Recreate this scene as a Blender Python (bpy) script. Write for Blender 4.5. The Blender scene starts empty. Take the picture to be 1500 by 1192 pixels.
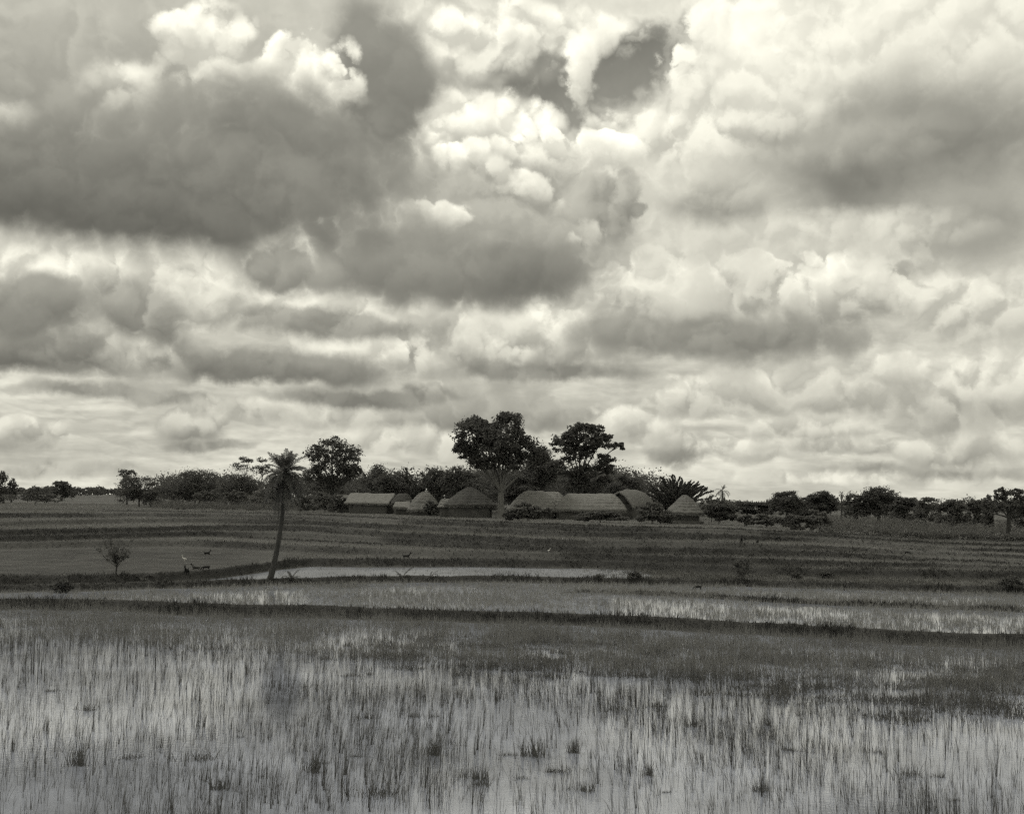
import bpy, math, random
import numpy as np
from mathutils import Vector, Matrix, Quaternion

# ------------------------------------------------------------------ scene, camera
sc = bpy.context.scene
rng = np.random.default_rng(7)
random.seed(7)
F, CX, HY, H = 1810.0, 750.0, 731.0, 5.5      # focal length, centre, horizon (photo pixels), eye height (m)
ROLL = 0.0125                                  # the plate was held slightly off level (radians)
def hor(px): return HY + ROLL * (px - CX)      # horizon height at a column
cam_d = bpy.data.cameras.new('camera')
cam = bpy.data.objects.new('camera', cam_d)
sc.collection.objects.link(cam)
cam_d.sensor_width = 36.0
cam_d.lens = 36.0 * F / 1500.0
cam_d.shift_y = (HY - 596.0) / 1500.0
cam_d.clip_start, cam_d.clip_end = 0.1, 20000.0
cam.location = (0, 0, H)
cam.rotation_euler = (Matrix.Rotation(math.radians(90), 3, 'X') @ Matrix.Rotation(ROLL, 3, 'Z')).to_euler()
sc.camera = cam

sc.view_settings.view_transform = 'Standard'
sc.view_settings.look = 'None'
sc.view_settings.gamma = 1.0
sc.view_settings.exposure = 0.0
sc.cycles.use_adaptive_sampling = True
sc.cycles.adaptive_threshold = 0.02
sc.cycles.adaptive_min_samples = 8
sc.cycles.use_denoising = False
sc.cycles.max_bounces = 6
sc.cycles.diffuse_bounces = 3
sc.cycles.transparent_max_bounces = 8
sc.cycles.filter_width = 1.4
sc.render.film_transparent = False

SUN_EL, SUN_AZ = 58.0, -70.0                  # degrees; azimuth from +Y towards +X

def lin(v):
    v = v / 255.0
    return v / 12.92 if v <= 0.04045 else ((v + 0.055) / 1.055) ** 2.4

# ------------------------------------------------------------------ world: broken cumulus over a pale sky
def build_world():
    w = bpy.data.worlds.new('World'); sc.world = w; w.use_nodes = True
    nt = w.node_tree; nt.nodes.clear(); L = nt.links
    def new(t, **kw):
        n = nt.nodes.new(t)
        for k, v in kw.items(): setattr(n, k, v)
        return n
    def put(sock, v):
        if hasattr(v, 'is_output'): L.new(v, sock)
        elif v is not None: sock.default_value = v
    def M(op, a, b=None, c=None, clamp=False):
        n = new('ShaderNodeMath', operation=op); n.use_clamp = clamp
        put(n.inputs[0], a); put(n.inputs[1], b); put(n.inputs[2], c)
        return n.outputs[0]
    def V(op, a, b=None, c=None):
        n = new('ShaderNodeVectorMath', operation=op)
        put(n.inputs[0], a)
        if op == 'SCALE': put(n.inputs['Scale'], b)
        else:
            put(n.inputs[1], b)
            if c is not None: put(n.inputs[2], c)
        return n.outputs['Value'] if op in ('LENGTH', 'DOT_PRODUCT') else n.outputs[0]
    def MR(x, a, b, c, d, kind='LINEAR'):
        n = new('ShaderNodeMapRange', interpolation_type=kind)
        put(n.inputs[0], x); put(n.inputs[1], a); put(n.inputs[2], b); put(n.inputs[3], c); put(n.inputs[4], d)
        return n.outputs[0]
    def noise(vec, scale, detail, rough=0.55):
        n = new('ShaderNodeTexNoise'); put(n.inputs['Vector'], vec)
        n.inputs['Scale'].default_value = scale; n.inputs['Detail'].default_value = detail
        n.inputs['Roughness'].default_value = rough
        return n.outputs[0], n.outputs[1]
    def puff(vec, scale, detail):
        n = new('ShaderNodeTexNoise', noise_type='RIDGED_MULTIFRACTAL', normalize=False); put(n.inputs['Vector'], vec)
        n.inputs['Scale'].default_value = scale; n.inputs['Detail'].default_value = detail
        n.inputs['Roughness'].default_value = 0.60; n.inputs['Lacunarity'].default_value = 2.1
        n.inputs['Offset'].default_value = 0.9; n.inputs['Gain'].default_value = 1.2
        return n.outputs[0]
    def sep(v):
        n = new('ShaderNodeSeparateXYZ'); put(n.inputs[0], v); return n.outputs
    def comb(x, y, z=0.0):
        n = new('ShaderNodeCombineXYZ'); put(n.inputs[0], x); put(n.inputs[1], y); put(n.inputs[2], z); return n.outputs[0]
    def mix(a, b, f):
        n = new('ShaderNodeMix', data_type='FLOAT'); n.clamp_factor = True
        put(n.inputs[0], f); put(n.inputs[2], a); put(n.inputs[3], b); return n.outputs[0]

    d = new('ShaderNodeTexCoord').outputs['Generated']
    s = sep(d)
    az = M('ARCTAN2', s[0], s[1]); el = M('ARCSINE', s[2])
    P = comb(az, el)
    fs, fc = noise(d, 9.0, 7.0, 0.58)                   # broad turbulence
    gs, gc = noise(d, 34.0, 7.0, 0.65)                   # fine turbulence
    fw = V('SUBTRACT', fc, (0.5, 0.5, 0.5)); gw = V('SUBTRACT', gc, (0.5, 0.5, 0.5))
    warp = V('MULTIPLY_ADD', fw, (0.062, 0.036, 0.0), V('SCALE', gw, 0.012))
    warp = V('MULTIPLY', warp, (1, 1, 0))
    PW = V('ADD', P, warp)
    dw = V('ADD', d, V('SCALE', gw, 0.018))
    p0 = puff(dw, 30.0, 4.5)
    Lo = (-0.004, 0.0, 0.010)                           # towards the sun, upwards and left
    p1 = puff(V('ADD', dw, Lo), 30.0, 4.5)
    bil = M('MULTIPLY', M('MAXIMUM', M('SUBTRACT', 0.75, p0), -0.55), 0.42)                       # >0 inside a puff
    rel = M('MINIMUM', M('MAXIMUM', M('MULTIPLY', M('SUBTRACT', p1, p0), 0.42), -0.22), 0.20)                         # >0 on the sunlit side of a puff
    # flat veil of stratocumulus streaks, flattened towards the horizon
    k = M('ADD', M('ABSOLUTE', el), 0.13)
    pl = comb(M('DIVIDE', s[0], k), M('DIVIDE', s[1], k), 0.0)
    ss, _ = noise(pl, 0.9, 6.0, 0.55)
    ss2, _ = noise(pl, 3.2, 5.0, 0.6)
    st = M('MULTIPLY_ADD', ss2, 0.45, M('MULTIPLY', ss, 0.75))
    B = MR(st, 0.42, 0.78, lin(178), lin(218), 'SMOOTHSTEP')
    sky = new('ShaderNodeTexSky', sky_type='NISHITA')
    sky.sun_disc = False; sky.sun_elevation = math.radians(SUN_EL); sky.sun_rotation = math.radians(SUN_AZ)
    bw = new('ShaderNodeRGBToBW'); L.new(sky.outputs[0], bw.inputs[0])
    clear = M('MULTIPLY', bw.outputs[0], 0.10)
    gap = MR(st, 0.36, 0.48, 1.0, 0.0, 'SMOOTHSTEP')
    gap = M('MULTIPLY', gap, MR(el, 0.16, 0.34, 0.0, 0.8, 'SMOOTHSTEP'))
    B = mix(B, clear, gap)
    B = mix(B, MR(fs, 0.50, 0.66, lin(196), lin(138), 'SMOOTHSTEP'), MR(fs, 0.50, 0.56, 0.0, MR(el, 0.10, 0.30, 0.15, 0.85), 'SMOOTHSTEP'))   # drifting grey cloud
    B0 = B
    # rows of small cumulus, flattened by distance
    lv = V('MULTIPLY', V('ADD', P, V('SCALE', gw, 0.006)), (30.0, 88.0, 0.0))
    r0 = puff(lv, 1.0, 3.0); r1 = puff(V('ADD', lv, (-0.12, 0.30, 0.0)), 1.0, 3.0)
    rl = M('MINIMUM', M('MAXIMUM', M('SUBTRACT', r1, r0), -0.5), 0.5)
    B = M('MULTIPLY', B, M('MULTIPLY_ADD', rl, M('MULTIPLY', MR(el, 0.04, 0.24, 0.20, 0.0), MR(el, 0.0, 0.06, 0.3, 1.0)), 1.0))

    # one cloud body as a reusable node group: ellipse with scalloped edge, lit top and grey base
    def make_group(crisp, turned):
        nonlocal nt, L
        keep_ = nt, L
        g = bpy.data.node_groups.new('cloud_body', 'ShaderNodeTree'); nt, L = g, g.links
        for nm, ty in (('P', 'NodeSocketVector'), ('Scallop', 'NodeSocketFloat'), ('Relief', 'NodeSocketFloat'), ('Under', 'NodeSocketFloat'), ('Size', 'NodeSocketVector'), ('Offset', 'NodeSocketVector'),
                       ('Soft', 'NodeSocketFloat'), ('Edge', 'NodeSocketFloat'), ('Form', 'NodeSocketFloat'), ('Top', 'NodeSocketFloat'), ('Base', 'NodeSocketFloat'), ('Centre', 'NodeSocketVector'), ('Angle', 'NodeSocketFloat')):
            g.interface.new_socket(nm, in_out='INPUT', socket_type=ty)
        g.interface.new_socket('Tone', in_out='OUTPUT', socket_type='NodeSocketFloat')
        i = new('NodeGroupInput').outputs; src = i['P']
        if turned:
            rn = new('ShaderNodeVectorRotate', rotation_type='Z_AXIS'); put(rn.inputs['Vector'], src); put(rn.inputs['Center'], i['Centre']); put(rn.inputs['Angle'], i['Angle']); src = rn.outputs[0]
        q = V('MULTIPLY_ADD', src, i['Size'], i['Offset'])
        r = M('MULTIPLY_ADD', i['Scallop'], i['Edge'], V('LENGTH', q)); y = sep(q)[1]; sv = i['Soft']
        if crisp: sv = M('MULTIPLY_ADD', M('MAXIMUM', M('MULTIPLY_ADD', y, -1.0, -0.1), 0.0), 0.75, sv)   # crisp heads dissolve downwards
        al = MR(r, M('SUBTRACT', 1.0, sv), M('ADD', 1.0, sv), 1.0, 0.0, 'SMOOTHSTEP')
        t = M('MULTIPLY', MR(y, -0.75, 0.75, i['Base'], i['Top'], 'SMOOTHSTEP'), M('MULTIPLY_ADD', i['Relief'], i['Form'], 1.0))
        o = new('NodeGroupOutput'); put(o.inputs[0], mix(i['Under'], t, al))
        nt, L = keep_
        return g
    GROUPS = {(c, t): make_group(c, t) for c in (0, 1) for t in (0, 1)}
    def cloud(px, py, rx, ry, top, bot, soft=0.35, kb=0.9, kr=1.0, rot=0.0):
        nonlocal B, PW
        a = math.atan((px - CX) / F); e = math.atan((hor(px) - py) / math.hypot(F, px - CX)); ix, iy = F / rx, F / ry
        n = new('ShaderNodeGroup'); n.node_tree = GROUPS[(int(soft < .21), int(rot != 0))]
        for k, v in (('P', PW), ('Scallop', bil), ('Relief', rel), ('Under', B), ('Size', (ix, iy, 0)), ('Offset', (-a * ix, -e * iy, 0)), ('Soft', soft), ('Edge', -kb), ('Form', kr),
                     ('Top', lin(top)), ('Base', lin(bot)), ('Centre', (a, e, 0)), ('Angle', math.radians(rot))): put(n.inputs[k], v)
        B = n.outputs[0]
    def finish(b_):
        b_ = M('MULTIPLY', b_, MR(fs, 0.3, 0.7, 1.09, 1.21))
        b_ = M('MAXIMUM', b_, 0.05)
        b_ = mix(lin(90), b_, MR(s[2], -0.05, 0.0, 0.0, 1.0))
        cc = new('ShaderNodeCombineColor')
        put(cc.inputs[0], b_); put(cc.inputs[1], M('MULTIPLY', b_, 0.975)); put(cc.inputs[2], M('MULTIPLY', b_, 0.835))
        bg = new('ShaderNodeBackground'); L.new(cc.outputs[0], bg.inputs[0]); bg.inputs[1].default_value = 1.0
        return bg.outputs[0]
    def ext(c):
        a = math.atan((c['px'] - CX) / F); e = math.atan((hor(c['px']) - c['py']) / math.hypot(F, c['px'] - CX))
        g = 1.0 + (c.get('soft', .35) if c.get('soft', .35) >= .21 else c['soft'] + .75) + .32 * c.get('kb', .9)
        rx, ry = (max(c['rx'], c['ry']),) * 2 if c.get('rot') else (c['rx'], c['ry'])
        dx, dy = g * rx / F + .042, g * ry / F + .026
        return a - dx, a + dx, e - dy, e + dy
    boxes = [ext(c) for c in CLOUDS]
    A0, A1, E0, E1 = (f(b[k] for b in boxes) for f, k in ((min, 0), (max, 1), (min, 2), (max, 3)))
    for n, c in enumerate(CLOUDS):
        if n % 6 == 5: PW = V('ADD', PW, comb(0.0, 0.0, M('MULTIPLY', B, 1e-6)))   # keeps the node chain sequential
        cloud(**c)
    inner = finish(M('MULTIPLY', B, MR(gs, 0.25, 0.75, 0.93, 1.07)))
    def pick(cond, yes, no):
        n = new('ShaderNodeMixShader'); put(n.inputs[0], cond); L.new(no, n.inputs[1]); L.new(yes, n.inputs[2]); return n.outputs[0]
    # the cloud bodies all lie inside this box of directions; elsewhere the same veil and drifting cloud go on
    inside = M('MULTIPLY', M('MULTIPLY', M('GREATER_THAN', az, A0), M('LESS_THAN', az, A1)), M('LESS_THAN', el, E1))
    out = new('ShaderNodeOutputWorld'); L.new(pick(inside, inner, finish(B0)), out.inputs[0])
    w.cycles.sampling_method = 'MANUAL'; w.cycles.sample_map_resolution = 512

def C(px, py, rx, ry, top, bot=None, **kw):
    return dict(px=px, py=py, rx=rx, ry=ry, top=top, bot=top if bot is None else bot, **kw)
CLOUDS = [
    # far low banks
    C(40, 640, 48, 26, 205, 150, soft=.15), C(110, 690, 120, 9, 172, soft=.7, kb=.3), C(275, 622, 50, 34, 200, 146, soft=.15), C(300, 656, 50, 8, 146, soft=.5, kb=.3),
    C(700, 606, 190, 30, 175, 138, soft=.35, kb=.6, kr=.5), C(600, 640, 150, 22, 210, 188, soft=.4), C(560, 574, 100, 13, 136, soft=.5, kb=.4),
    C(985, 655, 62, 34, 190, 144, soft=.25), C(910, 628, 70, 30, 218, 178, soft=.18), C(1090, 660, 80, 18, 212, 170, soft=.3), C(1250, 650, 110, 16, 212, 160, soft=.3),
    C(1360, 690, 150, 12, 160, soft=.6, kb=.3), C(1240, 700, 160, 8, 205, soft=.7, kb=.3), C(1400, 655, 90, 24, 214, 166, soft=.25), C(1180, 625, 90, 20, 214, 176, soft=.3),
    C(1010, 580, 80, 34, 218, 174, soft=.25), C(1120, 575, 100, 34, 212, 176, soft=.3), C(1260, 570, 110, 40, 214, 178, soft=.3), C(1430, 570, 80, 60, 218, 172, soft=.2),
    C(1310, 540, 60, 24, 218, 180, soft=.2), C(1400, 610, 100, 22, 168, soft=.6, kb=.4), C(180, 580, 160, 10, 150, soft=.5, kb=.3), C(400, 600, 150, 20, 204, 180, soft=.5, kb=.5),
    # middle row
    C(790, 500, 130, 52, 230, 152, soft=.14, kb=1.2), C(700, 518, 70, 42, 226, 158, soft=.15, kb=1.2), C(790, 548, 145, 12, 140, soft=.45, kb=.4), C(600, 500, 70, 60, 192, 160, soft=.45),
    C(525, 518, 95, 58, 232, 175, soft=.14, kb=1.2), C(520, 580, 115, 12, 134, soft=.45, kb=.5), C(470, 476, 170, 18, 156, 140, soft=.5, kb=.4), C(460, 446, 190, 12, 216, soft=.6, kb=.2),
    C(390, 536, 175, 24, 146, 118, soft=.35, kb=.6, kr=.5), C(100, 522, 210, 32, 140, 104, soft=.35, kb=.6, kr=.4),
    C(203, 512, 46, 32, 222, 170, soft=.2, kb=1.2), C(300, 378, 290, 52, 228, 208, soft=.4), C(110, 405, 150, 42, 222, 202, soft=.4), C(430, 338, 110, 24, 236, soft=.35),
    C(110, 440, 70, 62, 226, 164, soft=.2), C(215, 430, 60, 50, 212, 156, soft=.2), C(300, 440, 60, 45, 222, 178, soft=.25), C(205, 470, 85, 32, 158, 132, soft=.4, rot=28), C(30, 450, 75, 46, 148, 122, soft=.35, kr=.6),
    C(1300, 380, 70, 46, 230, 168, soft=.12, kb=1.2), C(1010, 432, 150, 68, 232, 146, soft=.12, kb=1.2), C(1090, 402, 55, 40, 234, 178, soft=.12, kb=1.3), C(1190, 438, 80, 68, 234, 156, soft=.12, kb=1.3), C(1270, 428, 70, 46, 228, 156, soft=.14, kb=1.2),
    C(1080, 494, 170, 26, 144, 128, soft=.5, kb=.6, kr=.5), C(930, 492, 80, 26, 148, 134, soft=.45, kb=.6, kr=.5), C(1420, 450, 100, 60, 216, 180, soft=.5),
    # right upper
    C(1020, 260, 190, 130, 220, 200, soft=.5, kr=.4), C(1200, 60, 330, 110, 230, 214, soft=.5, kr=.5), C(1320, 222, 200, 90, 140, 116, soft=.55, kb=.4, kr=.25),
    C(1180, 205, 150, 30, 164, soft=.7, kb=.4, kr=.3), C(1040, 296, 70, 26, 180, 146, soft=.5, kb=.6, kr=.5), C(1420, 320, 110, 60, 158, 148, soft=.7, kb=.3, kr=.2),
    C(1240, 335, 140, 26, 206, 196, soft=.5, kb=.5, kr=.5),
    # ragged clear break and white wisps at the top
    C(720, 95, 190, 40, 196, 168, soft=.5, kr=.4), C(880, 112, 165, 56, 116, 134, soft=.35, kb=1.2, kr=0, rot=-14), C(770, 92, 100, 16, 138, soft=.6, kb=.6, kr=.3), C(830, 172, 90, 8, 140, soft=.6, kb=.5, kr=0),
    C(650, 48, 150, 44, 238, 214, soft=.35), C(835, 55, 80, 30, 236, 210, soft=.35, kb=1.3), C(848, 112, 26, 44, 236, 196, soft=.3, kb=1.4, rot=-25), C(1050, 100, 80, 80, 240, 210, soft=.14, kb=1.5), C(1120, 85, 110, 80, 240, 220, soft=.5, kb=.6, kr=.5),
    C(925, 178, 60, 18, 222, 186, soft=.25, kb=1.4), C(990, 200, 70, 40, 224, 206, soft=.35),
    # central tower
    C(690, 168, 125, 34, 238, 230, soft=.25), C(600, 248, 110, 62, 232, 182, soft=.2, kb=1.1), C(855, 248, 88, 52, 244, 160, soft=.12, kb=1.3), C(885, 222, 46, 30, 246, 210, soft=.10, kb=1.3),
    C(715, 205, 88, 60, 246, 160, soft=.12, kb=1.3, kr=.8), C(735, 270, 170, 64, 190, 150, soft=.3, kr=.7), C(670, 240, 44, 30, 242, 176, soft=.12, kb=1.3), C(790, 224, 58, 36, 248, 158, soft=.10, kb=1.4), C(895, 312, 48, 60, 168, 134, soft=.16, kb=1.2), C(690, 355, 195, 84, 178, 122, soft=.35, kr=.4),
    C(560, 330, 70, 44, 200, 146, soft=.2), C(622, 328, 48, 32, 228, 158, soft=.14, kb=1.5), C(738, 274, 34, 32, 226, 164, soft=.2, kb=1.5), C(778, 288, 40, 28, 222, 160, soft=.2, kb=1.5), C(870, 345, 32, 24, 200, 156, soft=.2),
    C(760, 405, 110, 48, 130, 108, soft=.45, kb=.5, kr=.3), C(590, 392, 120, 52, 144, 120, soft=.45, kb=.5, kr=.3), C(420, 400, 80, 38, 166, 134, soft=.3, kr=.5),
    # great dark cloud on the left with bright heads over it
    C(120, 90, 320, 150, 184, 146, soft=.5, kr=.4), C(540, 130, 80, 120, 142, 118, soft=.3, kb=.6, kr=.2),
    C(285, 62, 70, 60, 236, 206, soft=.24, kb=1.3), C(345, 130, 60, 44, 212, 180, soft=.4), C(168, 122, 46, 24, 222, 180, soft=.5, kb=.5), C(5, 200, 30, 40, 212, 180, soft=.6), C(440, 118, 58, 62, 242, 200, soft=.13, kb=1.2),
    C(440, 232, 165, 84, 134, 112, soft=.4, kb=.6, kr=.3, rot=18), C(120, 278, 350, 78, 128, 98, soft=.38, kb=.45, kr=.35, rot=4), C(330, 270, 170, 60, 132, 112, soft=.45, kb=.5, kr=.4, rot=12),
]
build_world()

# ------------------------------------------------------------------ sun behind thin cloud
sd = bpy.data.lights.new('sun', 'SUN'); sd.energy = 1.3; sd.angle = math.radians(12); sd.color = (1.0, 0.97, 0.90)
sun = bpy.data.objects.new('sun', sd); sc.collection.objects.link(sun)
_e, _a = math.radians(SUN_EL), math.radians(SUN_AZ)
sun.rotation_euler = Vector((math.sin(_a) * math.cos(_e), math.cos(_a) * math.cos(_e), math.sin(_e))).to_track_quat('Z', 'Y').to_euler()

# ------------------------------------------------------------------ helpers
COL = sc.collection
def mesh_np(name, verts, faces):
    """verts (n,3); faces: list of int arrays (m,3) / (m,4)"""
    me = bpy.data.meshes.new(name)
    verts = np.asarray(verts, np.float32)
    fs = [np.asarray(f, np.int32) for f in (faces if isinstance(faces, list) else [faces]) if len(f)]
    nl = sum(f.size for f in fs); npoly = sum(len(f) for f in fs)
    me.vertices.add(len(verts)); me.vertices.foreach_set('co', verts.ravel())
    me.loops.add(nl); me.polygons.add(npoly)
    me.loops.foreach_set('vertex_index', np.concatenate([f.ravel() for f in fs]))
    tot = np.concatenate([np.full(len(f), f.shape[1], np.int32) for f in fs])
    start = np.concatenate([[0], np.cumsum(tot)[:-1]]).astype(np.int32)
    me.polygons.foreach_set('loop_start', start)
    try: me.polygons.foreach_set('loop_total', tot)
    except Exception: pass
    me.update(calc_edges=True); me.validate()
    return me
def smooth(me, on=True):
    me.polygons.foreach_set('use_smooth', np.full(len(me.polygons), on, bool)); return me
def obj(name, me, mat=None, parent=None, loc=None):
    o = bpy.data.objects.new(name, me); COL.objects.link(o)
    if mat is not None and me is not None and not me.materials: me.materials.append(mat)
    if parent is not None: o.parent = parent
    if loc is not None: o.location = loc
    return o
def tag(o, label, cat, group=None, kind=None):
    o['label'] = label; o['category'] = cat
    if group: o['group'] = group
    if kind: o['kind'] = kind
    return o
def thing(name, label, cat, loc, rz=0.0, group=None):
    o = bpy.data.objects.new(name, None); COL.objects.link(o)
    o.empty_display_size = 0.3
    o.location = loc; o.rotation_euler = (0, 0, rz)
    return tag(o, label, cat, group)
def struct(name, me, mat):
    o = obj(name, me, mat); o['kind'] = 'structure'; return o
def copy_tree(root, loc, rz, scale=1.0, label=None):
    r = root.copy(); COL.objects.link(r); r.location = loc; r.rotation_euler = (0, 0, rz); r.scale = (scale,) * 3
    if label: r['label'] = label
    for ch in list(root.children):
        c = ch.copy(); COL.objects.link(c); c.parent = r
    return r
class Geo:
    """collects vertex / face blocks"""
    def __init__(s): s.v = []; s.t = []; s.q = []; s.n = 0
    def add(s, v, tri=None, quad=None):
        v = np.asarray(v, float).reshape(-1, 3)
        if tri is not None: s.t.append(np.asarray(tri, int).reshape(-1, 3) + s.n)
        if quad is not None: s.q.append(np.asarray(quad, int).reshape(-1, 4) + s.n)
        s.v.append(v); s.n += len(v)
    def mesh(s, name, sm=False):
        f = []
        if s.t: f.append(np.concatenate(s.t))
        if s.q: f.append(np.concatenate(s.q))
        me = mesh_np(name, np.concatenate(s.v), f)
        if sm: smooth(me)
        return me
    def tube(s, pts, rad, n=6, cap=True):
        pts = np.asarray(pts, float); m = len(pts); rad = np.broadcast_to(np.asarray(rad, float), (m,))
        tg = np.gradient(pts, axis=0); tg /= np.linalg.norm(tg, axis=1, keepdims=True) + 1e-9
        ref = np.where(np.abs(tg[:, 2:3]) > 0.9, np.array([[1., 0, 0]]), np.array([[0., 0, 1]]))
        a = np.cross(tg, ref); a /= np.linalg.norm(a, axis=1, keepdims=True) + 1e-9
        b = np.cross(tg, a)
        th = np.arange(n) * 2 * np.pi / n
        v = pts[:, None] + rad[:, None, None] * (a[:, None] * np.cos(th)[None, :, None] + b[:, None] * np.sin(th)[None, :, None])
        i = np.arange(m - 1)[:, None] * n; j = np.arange(n)[None]; k = (j + 1) % n
        q = np.stack([i + j, i + k, i + n + k, i + n + j], -1).reshape(-1, 4)
        s.add(v.reshape(-1, 3), quad=q)
        if cap:
            s.add(np.vstack([v[-1], pts[-1] + tg[-1] * rad[-1] * 0.5]), tri=[(x, (x + 1) % n, n) for x in range(n)])

def _hash(ix, iy, seed):
    h = (ix.astype(np.int64) * 374761393 + iy.astype(np.int64) * 668265263 + seed * 974711) & 0xffffffff
    h = ((h ^ (h >> 13)) * 1274126177) & 0xffffffff
    return ((h ^ (h >> 16)) & 0xffffff) / float(0xffffff)
def vnoise(x, y, seed=0):
    x = np.asarray(x, float); y = np.asarray(y, float)
    ix = np.floor(x); iy = np.floor(y); fx = x - ix; fy = y - iy
    fx = fx * fx * (3 - 2 * fx); fy = fy * fy * (3 - 2 * fy)
    a = _hash(ix, iy, seed); b = _hash(ix + 1, iy, seed); c = _hash(ix, iy + 1, seed); d = _hash(ix + 1, iy + 1, seed)
    return (a + (b - a) * fx) * (1 - fy) + (c + (d - c) * fx) * fy
def fbm(x, y, seed=0, n=3):
    r = 0; a = 0.5
    for i in range(n): r = r + a * vnoise(x * 2 ** i, y * 2 ** i, seed + i); a *= 0.5
    return r / (1 - 0.5 ** n)
def sstep(a, b, x):
    t = np.clip((x - a) / (b - a), 0, 1); return t * t * (3 - 2 * t)

# ------------------------------------------------------------------ materials (a black and white plate: every colour a warm grey of its real lightness)
WARM = np.array((1.0, 0.99, 0.94))
def grey(v, tint=(1, 1, 1)): return tuple(float(c) for c in v * WARM * np.array(tint)) + (1.0,)
def mat(name, v, rough=0.9, var=0.35, scale=3.0, island=0.0, bump=0.0, trans=0.0, stretch=None, spec=0.2, v2=None, coord='Object'):
    m = bpy.data.materials.new(name); m.use_nodes = True
    nt = m.node_tree; L = nt.links; bs = nt.nodes['Principled BSDF']
    bs.inputs['Roughness'].default_value = rough; bs.inputs['Specular IOR Level'].default_value = spec
    tc = nt.nodes.new('ShaderNodeTexCoord'); vec = tc.outputs[coord]
    if stretch:
        mp = nt.nodes.new('ShaderNodeMapping'); mp.inputs['Scale'].default_value = stretch; L.new(vec, mp.inputs[0]); vec = mp.outputs[0]
    nz = nt.nodes.new('ShaderNodeTexNoise'); nz.inputs['Scale'].default_value = scale; nz.inputs['Detail'].default_value = 5; nz.inputs['Roughness'].default_value = 0.65
    L.new(vec, nz.inputs['Vector'])
    f = nz.outputs[0]
    if island:
        g = nt.nodes.new('ShaderNodeNewGeometry'); mx = nt.nodes.new('ShaderNodeMix'); mx.inputs[0].default_value = island
        L.new(f, mx.inputs[2]); L.new(g.outputs['Random Per Island'], mx.inputs[3]); f = mx.outputs[0]
    cr = nt.nodes.new('ShaderNodeValToRGB'); L.new(f, cr.inputs[0])
    lo, hi = (0.25, 0.75) if not island else (0.1, 0.9)
    cr.color_ramp.elements[0].position = lo; cr.color_ramp.elements[1].position = hi
    cr.color_ramp.elements[0].color = grey(v * (1 - var)); cr.color_ramp.elements[1].color = grey((v2 or v) * (1 + var))
    L.new(cr.outputs[0], bs.inputs['Base Color'])
    if bump:
        b = nt.nodes.new('ShaderNodeBump'); b.inputs['Strength'].default_value = bump; b.inputs['Distance'].default_value = 0.1
        L.new(nz.outputs[0], b.inputs['Height']); L.new(b.outputs[0], bs.inputs['Normal'])
    if trans:
        t = nt.nodes.new('ShaderNodeBsdfTranslucent'); L.new(cr.outputs[0], t.inputs[0])
        ms = nt.nodes.new('ShaderNodeMixShader'); ms.inputs[0].default_value = trans
        L.new(bs.outputs[0], ms.inputs[1]); L.new(t.outputs[0], ms.inputs[2])
        L.new(ms.outputs[0], nt.nodes['Material Output'].inputs[0])
    return m
LEAF = [mat('foliage_%s' % n, v, 0.75, 0.45, 1.2, island=0.6, trans=0.42, spec=0.15) for n, v in
        (('dark', 0.118), ('mid', 0.125), ('light', 0.15), ('pale', 0.18))]
BARK = mat('bark', 0.155, 0.95, 0.4, 5.0, bump=0.6, stretch=(1, 1, 0.25))
BARK_D = mat('dark_bark', 0.055, 0.95, 0.4, 5.0, bump=0.6, stretch=(1, 1, 0.25))
THATCH = [mat('thatch_%s' % n, v, 0.95, 0.35, 2.2, bump=0.8, stretch=(1.0, 1.0, 3.0), spec=0.1) for n, v in
          (('weathered', 0.145), ('bleached', 0.18), ('old', 0.075))]
STRAW = mat('straw', 0.16, 0.9, 0.4, 3.0, island=0.8, trans=0.15)
MUD = mat('mud_wall', 0.095, 0.95, 0.25, 1.1, bump=0.5, spec=0.1)
DARKWOOD = mat('old_timber', 0.05, 0.9, 0.4, 6.0, stretch=(1, 1, 0.2))
RICE = mat('rice_blades', 0.085, 0.6, 0.45, 0.35, island=0.6, trans=0.25, spec=0.3, coord='Object')
RICE_L = mat('young_rice', 0.20, 0.6, 0.35, 0.25, island=0.5, trans=0.25, spec=0.3)
RICE_M = mat('bank_side_rice', 0.19, 0.6, 0.6, 0.8, island=0.35, trans=0.3, spec=0.3)
RICE_P = mat('pale_rice', 0.25, 0.6, 0.35, 0.25, island=0.5, trans=0.3, spec=0.3)
ROUGH = mat('rough_grass', 0.12, 0.8, 0.5, 0.3, island=0.5, trans=0.25)
GRASS = mat('bank_grass', 0.05, 0.8, 0.5, 0.4, island=0.5, trans=0.2)
WEED = mat('water_weed', 0.12, 0.7, 0.7, 0.9, island=0.35, trans=0.15)
HIDE_B = mat('black_hide', 0.012, 0.7, 0.3, 8.0)
HIDE_N = mat('brown_hide', 0.05, 0.7, 0.5, 5.0)
PLUME = mat('white_plumage', 0.72, 0.8, 0.08, 8.0)

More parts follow.
